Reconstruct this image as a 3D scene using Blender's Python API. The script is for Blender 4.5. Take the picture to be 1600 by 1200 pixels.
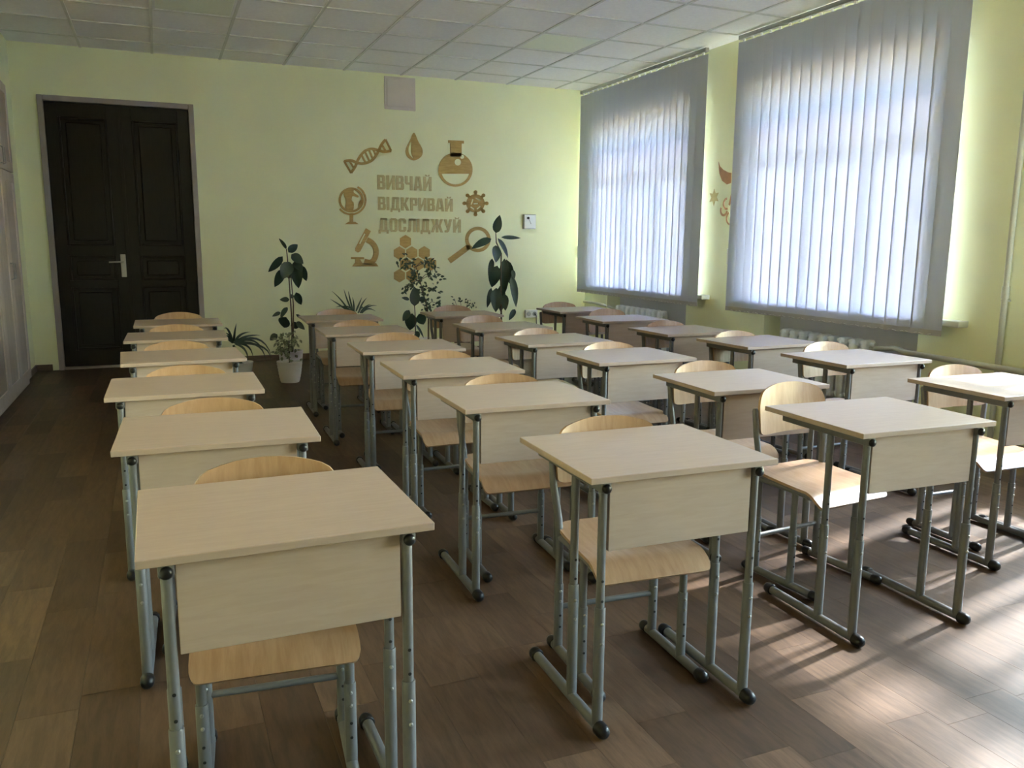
import bpy, bmesh, math, random
from mathutils import Vector, Matrix, Quaternion

for _o in list(bpy.data.objects):
    bpy.data.objects.remove(_o, do_unlink=True)
SC = bpy.context.scene
COL = SC.collection
R = math.radians
random.seed(11)

# ---------------------------------------------------------------- camera
CAM_Z = 1.360
YAW, PITCH, ROLL, FPX = R(22.9176), R(9.6925), R(0.4524), 1294.84
cam_d = bpy.data.cameras.new('camera')
cam_d.sensor_fit = 'HORIZONTAL'; cam_d.sensor_width = 36.0
cam_d.lens = FPX / 1600 * 36.0
cam_d.clip_start = 0.05; cam_d.clip_end = 300
cam = bpy.data.objects.new('camera', cam_d); COL.objects.link(cam)
_f = Vector((math.sin(YAW)*math.cos(PITCH), math.cos(YAW)*math.cos(PITCH), -math.sin(PITCH)))
_r = Vector((math.cos(YAW), -math.sin(YAW), 0)); _u = _r.cross(_f)
_r2 = _r*math.cos(ROLL) + _u*math.sin(ROLL); _u2 = -_r*math.sin(ROLL) + _u*math.cos(ROLL)
cam.matrix_world = Matrix(((_r2.x, _u2.x, -_f.x, 0), (_r2.y, _u2.y, -_f.y, 0), (_r2.z, _u2.z, -_f.z, CAM_Z), (0, 0, 0, 1)))
SC.camera = cam

# ---------------------------------------------------------------- sky, sun, exposure
w = bpy.data.worlds.new('sky'); SC.world = w; w.use_nodes = True
wn = w.node_tree.nodes; wl = w.node_tree.links
sky = wn.new('ShaderNodeTexSky'); sky.sky_type = 'NISHITA'; sky.sun_disc = False
sky.sun_elevation = R(36); sky.sun_rotation = R(78); sky.air_density = 2.0; sky.dust_density = 0.4; sky.ozone_density = 3.0
wl.new(sky.outputs[0], wn['Background'].inputs[0]); wn['Background'].inputs[1].default_value = 1.75
sun_d = bpy.data.lights.new('sun', 'SUN'); sun_d.energy = 3.7; sun_d.angle = R(2.0); sun_d.color = (1.0, 0.98, 0.97)
sun = bpy.data.objects.new('sun', sun_d); COL.objects.link(sun)
SUN_DIR = Vector((-0.979*math.cos(R(36)), -0.202*math.cos(R(36)), -math.sin(R(36))))
sun.rotation_euler = SUN_DIR.to_track_quat('-Z', 'Y').to_euler(); sun.location = (12, 6, 8)
SC.view_settings.view_transform = 'Standard'; SC.view_settings.look = 'None'
SC.view_settings.gamma = 1.0; SC.view_settings.use_curve_mapping = False
SC.view_settings.exposure = 2.87
SC.cycles.max_bounces = 14; SC.cycles.diffuse_bounces = 8; SC.cycles.glossy_bounces = 4
SC.cycles.transparent_max_bounces = 16; SC.cycles.transmission_bounces = 8
SC.cycles.sample_clamp_indirect = 6.0

# ---------------------------------------------------------------- room dimensions
XL, XR, YB, YF, H = -1.25, 5.17, 9.78, -2.6, 3.2557
WIN_Y0 = [7.41, 4.43, 1.45, -1.53]; WIN_W = 2.02; WIN_Z0, WIN_Z1 = 0.83, 2.87
WALL_OUT = 5.65; GLASS_X = 5.56; BLIND_X = 5.04
for y0 in WIN_Y0:                       # sky portals in the four window openings (guide sampling only)
    ld = bpy.data.lights.new('window_portal', 'AREA'); ld.shape = 'RECTANGLE'; ld.size = WIN_Z1-WIN_Z0; ld.size_y = WIN_W
    ld.cycles.is_portal = True
    lo = bpy.data.objects.new('window_portal', ld); COL.objects.link(lo)
    lo.location = (WALL_OUT+0.02, y0+WIN_W/2, (WIN_Z0+WIN_Z1)/2); lo.rotation_euler = (0, R(90), 0)

# ---------------------------------------------------------------- materials
def _nodes(name):
    m = bpy.data.materials.new(name); m.use_nodes = True
    return m, m.node_tree.nodes, m.node_tree.links, m.node_tree.nodes['Principled BSDF']
def mat(name, col, rough=0.6, metal=0.0, var=0.06, scale=8.0, stretch=(1, 1, 1), bump=0.0, bscale=60.0, spec=0.5, coat=0.0, detail=3.0):
    m, n, l, b = _nodes(name)
    b.inputs['Roughness'].default_value = rough; b.inputs['Metallic'].default_value = metal
    b.inputs['Specular IOR Level'].default_value = spec; b.inputs['Coat Weight'].default_value = coat
    tc = n.new('ShaderNodeTexCoord'); mp = n.new('ShaderNodeMapping'); mp.inputs['Scale'].default_value = stretch
    l.new(tc.outputs['Object'], mp.inputs['Vector'])
    nz = n.new('ShaderNodeTexNoise'); nz.inputs['Scale'].default_value = scale; nz.inputs['Detail'].default_value = detail
    l.new(mp.outputs[0], nz.inputs['Vector'])
    cr = n.new('ShaderNodeValToRGB')
    cr.color_ramp.elements[0].position = 0.3; cr.color_ramp.elements[1].position = 0.7
    cr.color_ramp.elements[0].color = tuple(max(0, c*(1-var)) for c in col)+(1,)
    cr.color_ramp.elements[1].color = tuple(min(1, c*(1+var)) for c in col)+(1,)
    l.new(nz.outputs['Fac'], cr.inputs[0]); l.new(cr.outputs[0], b.inputs['Base Color'])
    if bump > 0:
        n2 = n.new('ShaderNodeTexNoise'); n2.inputs['Scale'].default_value = bscale; n2.inputs['Detail'].default_value = 4
        l.new(mp.outputs[0], n2.inputs['Vector'])
        bp = n.new('ShaderNodeBump'); bp.inputs['Strength'].default_value = bump; bp.inputs['Distance'].default_value = 0.01
        l.new(n2.outputs['Fac'], bp.inputs['Height']); l.new(bp.outputs[0], b.inputs['Normal'])
    return m
def wood(name, c0, c1, rough=0.45, scale=14.0, stretch=(1, 8, 8), spec=0.4, fine=0.25, coat=0.0):
    m, n, l, b = _nodes(name)
    b.inputs['Roughness'].default_value = rough; b.inputs['Specular IOR Level'].default_value = spec
    b.inputs['Coat Weight'].default_value = coat; b.inputs['Coat Roughness'].default_value = 0.25
    tc = n.new('ShaderNodeTexCoord'); mp = n.new('ShaderNodeMapping'); mp.inputs['Scale'].default_value = stretch
    oi = n.new('ShaderNodeObjectInfo'); ad = n.new('ShaderNodeVectorMath'); ad.operation = 'ADD'
    mu = n.new('ShaderNodeMath'); mu.operation = 'MULTIPLY'; mu.inputs[1].default_value = 37.0
    l.new(oi.outputs['Random'], mu.inputs[0]); l.new(tc.outputs['Object'], ad.inputs[0]); l.new(mu.outputs[0], ad.inputs[1])
    l.new(ad.outputs[0], mp.inputs['Vector'])
    nz = n.new('ShaderNodeTexNoise'); nz.inputs['Scale'].default_value = scale; nz.inputs['Detail'].default_value = 5; nz.inputs['Distortion'].default_value = 0.6
    l.new(mp.outputs[0], nz.inputs['Vector'])
    n2 = n.new('ShaderNodeTexNoise'); n2.inputs['Scale'].default_value = scale*6; n2.inputs['Detail'].default_value = 3
    l.new(mp.outputs[0], n2.inputs['Vector'])
    mx = n.new('ShaderNodeMath'); mx.operation = 'MULTIPLY_ADD'; mx.inputs[1].default_value = fine
    l.new(n2.outputs['Fac'], mx.inputs[0]); l.new(nz.outputs['Fac'], mx.inputs[2])
    cr = n.new('ShaderNodeValToRGB'); cr.color_ramp.elements[0].position = 0.35+fine*0.4; cr.color_ramp.elements[1].position = 0.65+fine*0.6
    cr.color_ramp.elements[0].color = c0+(1,); cr.color_ramp.elements[1].color = c1+(1,)
    l.new(mx.outputs[0], cr.inputs[0]); l.new(cr.outputs[0], b.inputs['Base Color'])
    return m
M = {}
M['wall'] = mat('green_wall_paint', (0.83, 0.855, 0.58), 0.75, var=0.03, scale=1.5, bump=0.05, bscale=90)
M['niche'] = mat('grey_niche_paint', (0.60, 0.60, 0.62), 0.7, var=0.03, scale=2)
M['tile'] = mat('ceiling_tile', (0.89, 0.88, 0.88), 0.9, var=0.03, scale=30, bump=0.15, bscale=200)
M['grid'] = mat('ceiling_grid_metal', (0.66, 0.66, 0.63), 0.5, var=0.02)
M['diffuser'] = mat('prismatic_diffuser', (0.78, 0.82, 0.72), 0.35, var=0.02, scale=60, bump=0.3, bscale=150)
M['door'] = wood('dark_stained_door', (0.006, 0.004, 0.003), (0.010, 0.007, 0.005), 0.42, 10, (8, 8, 1), 0.3)
M['casing'] = mat('grey_brown_casing', (0.33, 0.29, 0.275), 0.5, var=0.08, scale=6)
M['base'] = wood('brown_baseboard', (0.12, 0.085, 0.06), (0.19, 0.14, 0.10), 0.5, 6, (1, 6, 6))
M['steel'] = mat('brushed_steel', (0.34, 0.33, 0.32), 0.35, 0.8, 0.03)
M['desk'] = wood('light_beech_laminate', (0.325, 0.250, 0.214), (0.357, 0.277, 0.238), 0.40, 9, (1, 9, 9), 0.55, 0.2)
M['desk_v'] = wood('light_beech_laminate_panel', (0.34, 0.262, 0.220), (0.372, 0.290, 0.245), 0.42, 9, (1, 9, 9), 0.4, 0.2)
M['ply'] = wood('varnished_plywood', (0.31, 0.182, 0.10), (0.39, 0.247, 0.148), 0.30, 7, (7, 1, 1), 0.5, 0.3, 0.35)
M['frame'] = mat('grey_powder_coat', (0.125, 0.126, 0.130), 0.42, 0.2, 0.05, 40, spec=0.5)
M['cap'] = mat('black_plastic', (0.008, 0.008, 0.009), 0.35, var=0.1, spec=0.3)
M['bolt'] = mat('zinc_bolt', (0.26, 0.26, 0.25), 0.45, 0.6, 0.05)
M['hole'] = mat('dark_hole', (0.006, 0.006, 0.006), 0.9, var=0.0)
M['mural'] = wood('golden_plywood_cutout', (0.44, 0.29, 0.085), (0.56, 0.385, 0.13), 0.5, 9, (1, 6, 6))
M['mural2'] = wood('pale_olive_letter', (0.52, 0.45, 0.22), (0.60, 0.52, 0.27), 0.6, 9, (1, 6, 6))
M['vent'] = mat('pinkish_vent_cover', (0.66, 0.60, 0.55), 0.6, var=0.03)
M['white'] = mat('white_plastic', (0.78, 0.79, 0.80), 0.4, var=0.02)
M['upvc'] = mat('white_window_profile', (0.75, 0.76, 0.78), 0.35, var=0.02)
M['sill'] = mat('white_sill', (0.74, 0.76, 0.74), 0.35, var=0.03)
M['rad'] = mat('radiator_paint', (0.80, 0.82, 0.80), 0.4, var=0.04)
M['pipe'] = mat('painted_pipe', (0.52, 0.52, 0.44), 0.45, var=0.04)
M['track'] = mat('aluminium_track', (0.36, 0.36, 0.37), 0.4, 0.5, 0.04)
M['hem'] = mat('blind_weight_fabric', (0.45, 0.44, 0.46), 0.8, var=0.03)
M['pot'] = mat('white_ceramic_pot', (0.72, 0.70, 0.66), 0.4, var=0.03)
M['pot2'] = mat('brown_plastic_pot', (0.16, 0.09, 0.06), 0.5, var=0.05)
M['soil'] = mat('dark_soil', (0.03, 0.022, 0.016), 0.95, var=0.4, scale=60, bump=0.5)
M['leaf'] = mat('dark_green_leaf', (0.022, 0.050, 0.034), 0.32, var=0.25, scale=12, spec=0.5)
M['leaf2'] = mat('mid_green_leaf', (0.04, 0.075, 0.035), 0.42, var=0.35, scale=30)
M['leafv'] = mat('variegated_leaf', (0.20, 0.23, 0.12), 0.45, var=0.75, scale=45, detail=1.0)
M['stem'] = mat('brown_stem', (0.09, 0.065, 0.04), 0.7, var=0.2, scale=30)
M['cab'] = wood('grey_ash_cabinet', (0.50, 0.44, 0.385), (0.60, 0.53, 0.47), 0.5, 5, (6, 6, 0.7))
M['cabdark'] = wood('grey_ash_cabinet_panel', (0.40, 0.35, 0.31), (0.48, 0.425, 0.375), 0.5, 5, (6, 6, 0.7))
M['gold'] = mat('gold_decal', (0.52, 0.44, 0.16), 0.5, var=0.08, scale=20)
M['copper'] = mat('copper_decal', (0.47, 0.25, 0.12), 0.5, var=0.12, scale=20)
PLANKS = []
for i, c in enumerate([(0.060, 0.034, 0.020), (0.080, 0.046, 0.028), (0.095, 0.056, 0.034), (0.114, 0.068, 0.042), (0.069, 0.040, 0.024), (0.088, 0.052, 0.032)]):
    PLANKS.append(wood('floor_plank_tone_%d' % i, tuple(v*0.72 for v in c), tuple(v*1.22 for v in c), 0.48, 5, (9, 1.2, 9), 0.30, 0.35))
M['subfloor'] = mat('floor_joint', (0.10, 0.08, 0.06), 0.8)
# glass: a thin clear pane
def glass_mat():
    m, n, l, b = _nodes('clear_window_glass'); n.remove(b)
    t = n.new('ShaderNodeBsdfTransparent'); t.inputs[0].default_value = (0.93, 0.95, 0.95, 1)
    g = n.new('ShaderNodeBsdfGlossy'); g.inputs['Roughness'].default_value = 0.02
    x = n.new('ShaderNodeMixShader'); f = n.new('ShaderNodeFresnel'); f.inputs[0].default_value = 1.45
    l.new(f.outputs[0], x.inputs[0]); l.new(t.outputs[0], x.inputs[1]); l.new(g.outputs[0], x.inputs[2])
    l.new(x.outputs[0], n['Material Output'].inputs[0]); return m
M['glass'] = glass_mat()
def fabric_mat():
    m, n, l, b = _nodes('translucent_blind_fabric'); n.remove(b)
    tc = n.new('ShaderNodeTexCoord'); mp = n.new('ShaderNodeMapping'); mp.inputs['Scale'].default_value = (60, 60, 1.2)
    nz = n.new('ShaderNodeTexNoise'); nz.inputs['Scale'].default_value = 6; l.new(tc.outputs['Object'], mp.inputs[0]); l.new(mp.outputs[0], nz.inputs['Vector'])
    def ramp(a, bb):
        cr = n.new('ShaderNodeValToRGB'); cr.color_ramp.elements[0].color = a; cr.color_ramp.elements[1].color = bb
        l.new(nz.outputs['Fac'], cr.inputs[0]); return cr
    c1 = ramp((0.57, 0.60, 0.71, 1), (0.61, 0.64, 0.75, 1)); c2 = ramp((0.565, 0.59, 0.70, 1), (0.605, 0.63, 0.74, 1))
    d = n.new('ShaderNodeBsdfDiffuse'); t = n.new('ShaderNodeBsdfTranslucent'); x = n.new('ShaderNodeMixShader')
    l.new(c1.outputs[0], d.inputs[0]); l.new(c2.outputs[0], t.inputs[0]); x.inputs[0].default_value = 0.25
    l.new(d.outputs[0], x.inputs[1]); l.new(t.outputs[0], x.inputs[2]); l.new(x.outputs[0], n['Material Output'].inputs[0]); return m
M['fabric'] = fabric_mat()

# ---------------------------------------------------------------- mesh helpers
class MB:
    def __init__(s): s.v = []; s.f = []
    def add(s, vs, fs):
        o = len(s.v); s.v += [tuple(v) for v in vs]; s.f += [tuple(i+o for i in f) for f in fs]; return s
    def box(s, x0, x1, y0, y1, z0, z1):
        return s.add([(x0, y0, z0), (x1, y0, z0), (x1, y1, z0), (x0, y1, z0), (x0, y0, z1), (x1, y0, z1), (x1, y1, z1), (x0, y1, z1)],
                     [(0, 3, 2, 1), (4, 5, 6, 7), (0, 1, 5, 4), (1, 2, 6, 5), (2, 3, 7, 6), (3, 0, 4, 7)])
    def bbox(s, x0, x1, y0, y1, z0, z1, b=0.003, seg=1):
        bm = bmesh.new(); t = MB().box(x0, x1, y0, y1, z0, z1)
        vs = [bm.verts.new(v) for v in t.v]; [bm.faces.new([vs[i] for i in f]) for f in t.f]
        bmesh.ops.bevel(bm, geom=list(bm.edges), offset=b, segments=seg, affect='EDGES', profile=0.5)
        bm.verts.ensure_lookup_table(); bm.verts.index_update()
        s.add([v.co[:] for v in bm.verts], [[v.index for v in f.verts] for f in bm.faces]); bm.free(); return s
    def tube(s, pts, r, n=12, caps=True):
        pts = [Vector(p) for p in pts]; rs = r if isinstance(r, (list, tuple)) else [r]*len(pts)
        o = len(s.v); prev = None
        for i, p in enumerate(pts):
            d = (pts[min(i+1, len(pts)-1)]-pts[max(i-1, 0)]).normalized()
            if prev is None:
                a = Vector((1, 0, 0)) if abs(d.x) < 0.8 else Vector((0, 1, 0)); u = d.cross(a).normalized()
            else: u = (prev - d*prev.dot(d)).normalized()
            prev = u; v = d.cross(u)
            for k in range(n):
                t = 2*math.pi*k/n; s.v.append(tuple(p+(u*math.cos(t)+v*math.sin(t))*rs[i]))
        for i in range(len(pts)-1):
            for k in range(n):
                a = o+i*n+k; b = o+i*n+(k+1) % n; s.f.append((a, b, b+n, a+n))
        if caps:
            s.f.append(tuple(o+k for k in range(n))[::-1]); s.f.append(tuple(o+(len(pts)-1)*n+k for k in range(n)))
        return s
    def lathe(s, prof, c=(0, 0, 0), n=24):
        o = len(s.v)
        for r, z in prof:
            for k in range(n):
                t = 2*math.pi*k/n; s.v.append((c[0]+r*math.cos(t), c[1]+r*math.sin(t), c[2]+z))
        for i in range(len(prof)-1):
            for k in range(n):
                a = o+i*n+k; b = o+i*n+(k+1) % n; s.f.append((a, b, b+n, a+n))
        s.f.append(tuple(o+k for k in range(n))[::-1]); s.f.append(tuple(o+(len(prof)-1)*n+k for k in range(n)))
        return s
    def sheet(s, fn, nu, nv, th):
        P = [[Vector(fn(i/nu, j/nv)) for i in range(nu+1)] for j in range(nv+1)]
        def nor(i, j):
            a = P[j][min(i+1, nu)]-P[j][max(i-1, 0)]; b = P[min(j+1, nv)][i]-P[max(j-1, 0)][i]; c = a.cross(b)
            return c.normalized() if c.length > 1e-9 else Vector((0, 0, 1))
        o = len(s.v); W = nu+1; N = W*(nv+1)
        for j in range(nv+1):
            for i in range(nu+1): s.v.append(tuple(P[j][i]))
        for j in range(nv+1):
            for i in range(nu+1): s.v.append(tuple(P[j][i]-nor(i, j)*th))
        for j in range(nv):
            for i in range(nu):
                a = o+j*W+i; s.f.append((a, a+1, a+W+1, a+W)); s.f.append((a+N, a+W+N, a+W+1+N, a+1+N))
        ring = [i for i in range(W)]+[j*W+nu for j in range(1, nv+1)]+[nv*W+i for i in range(nu-1, -1, -1)]+[j*W for j in range(nv-1, 0, -1)]
        for k in range(len(ring)):
            a = ring[k]+o; b = ring[(k+1) % len(ring)]+o; s.f.append((b, a, a+N, b+N))
        return s
    def mesh(s, name, m, smooth=False, ang=40):
        me = bpy.data.meshes.new(name); me.from_pydata(s.v, [], s.f)
        for x in (m if isinstance(m, list) else [m]): me.materials.append(x)
        if smooth:
            me.polygons.foreach_set('use_smooth', [True]*len(me.polygons)); me.set_sharp_from_angle(angle=R(ang))
        me.update(); return me
    def build(s, name, m, parent=None, smooth=False, ang=40, loc=(0, 0, 0)):
        o = bpy.data.objects.new(name, s.mesh(name, m, smooth, ang)); COL.objects.link(o)
        o.location = loc; o.parent = parent; return o
def empty(name, loc=(0, 0, 0), rz=0):
    o = bpy.data.objects.new(name, None); COL.objects.link(o); o.location = loc; o.rotation_euler = (0, 0, rz); o.empty_display_size = 0.1; return o
def tag(o, label=None, cat=None, group=None, kind=None):
    for k, v in (('label', label), ('category', cat), ('group', group), ('kind', kind)):
        if v: o[k] = v
    return o
def copy_tree(o, parent=None, kids=None):
    c = o.copy(); COL.objects.link(c); c.parent = parent
    for ch in kids[o.name]: copy_tree(ch, c, kids)
    return c
def kid_map(root):
    d = {}
    def rec(o):
        d[o.name] = list(o.children)
        for c in o.children: rec(c)
    rec(root); return d
def put(name, me, parent=None, loc=(0, 0, 0), rot=(0, 0, 0)):
    o = bpy.data.objects.new(name, me); COL.objects.link(o); o.parent = parent; o.location = loc; o.rotation_euler = rot; return o
def flat_shape(name, polys, y, th, m, parent=None):
    """polys: [(outer, [holes])] in wall (x, z) metres -> a board of thickness th standing on the wall plane y, facing -y"""
    out = MB()
    for outer, holes in polys:
        cu = bpy.data.curves.new('tmp', 'CURVE'); cu.dimensions = '2D'; cu.fill_mode = 'BOTH'; cu.extrude = th/2
        for ring in [outer]+list(holes):
            sp = cu.splines.new('POLY'); sp.points.add(len(ring)-1); sp.use_cyclic_u = True
            for i, (a, b) in enumerate(ring): sp.points[i].co = (a, b, 0, 1)
        ob = bpy.data.objects.new('tmp', cu); me = ob.to_mesh()
        vs = [(v.co.x, y-th/2-v.co.z, v.co.y) for v in me.vertices]; fs = [tuple(p.vertices) for p in me.polygons]
        ob.to_mesh_clear(); out.add(vs, fs)
        bpy.data.objects.remove(ob); bpy.data.curves.remove(cu)
    # origin at the shape's own centre
    xs = [v[0] for v in out.v]; zs = [v[2] for v in out.v]; c = ((min(xs)+max(xs))/2, y, (min(zs)+max(zs))/2)
    out.v = [(v[0]-c[0], v[1]-c[1], v[2]-c[2]) for v in out.v]
    bm = bmesh.new(); me = out.mesh(name, m); bm.from_mesh(me); bmesh.ops.recalc_face_normals(bm, faces=bm.faces); bm.to_mesh(me); bm.free()
    return put(name, me, parent, c)
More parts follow.
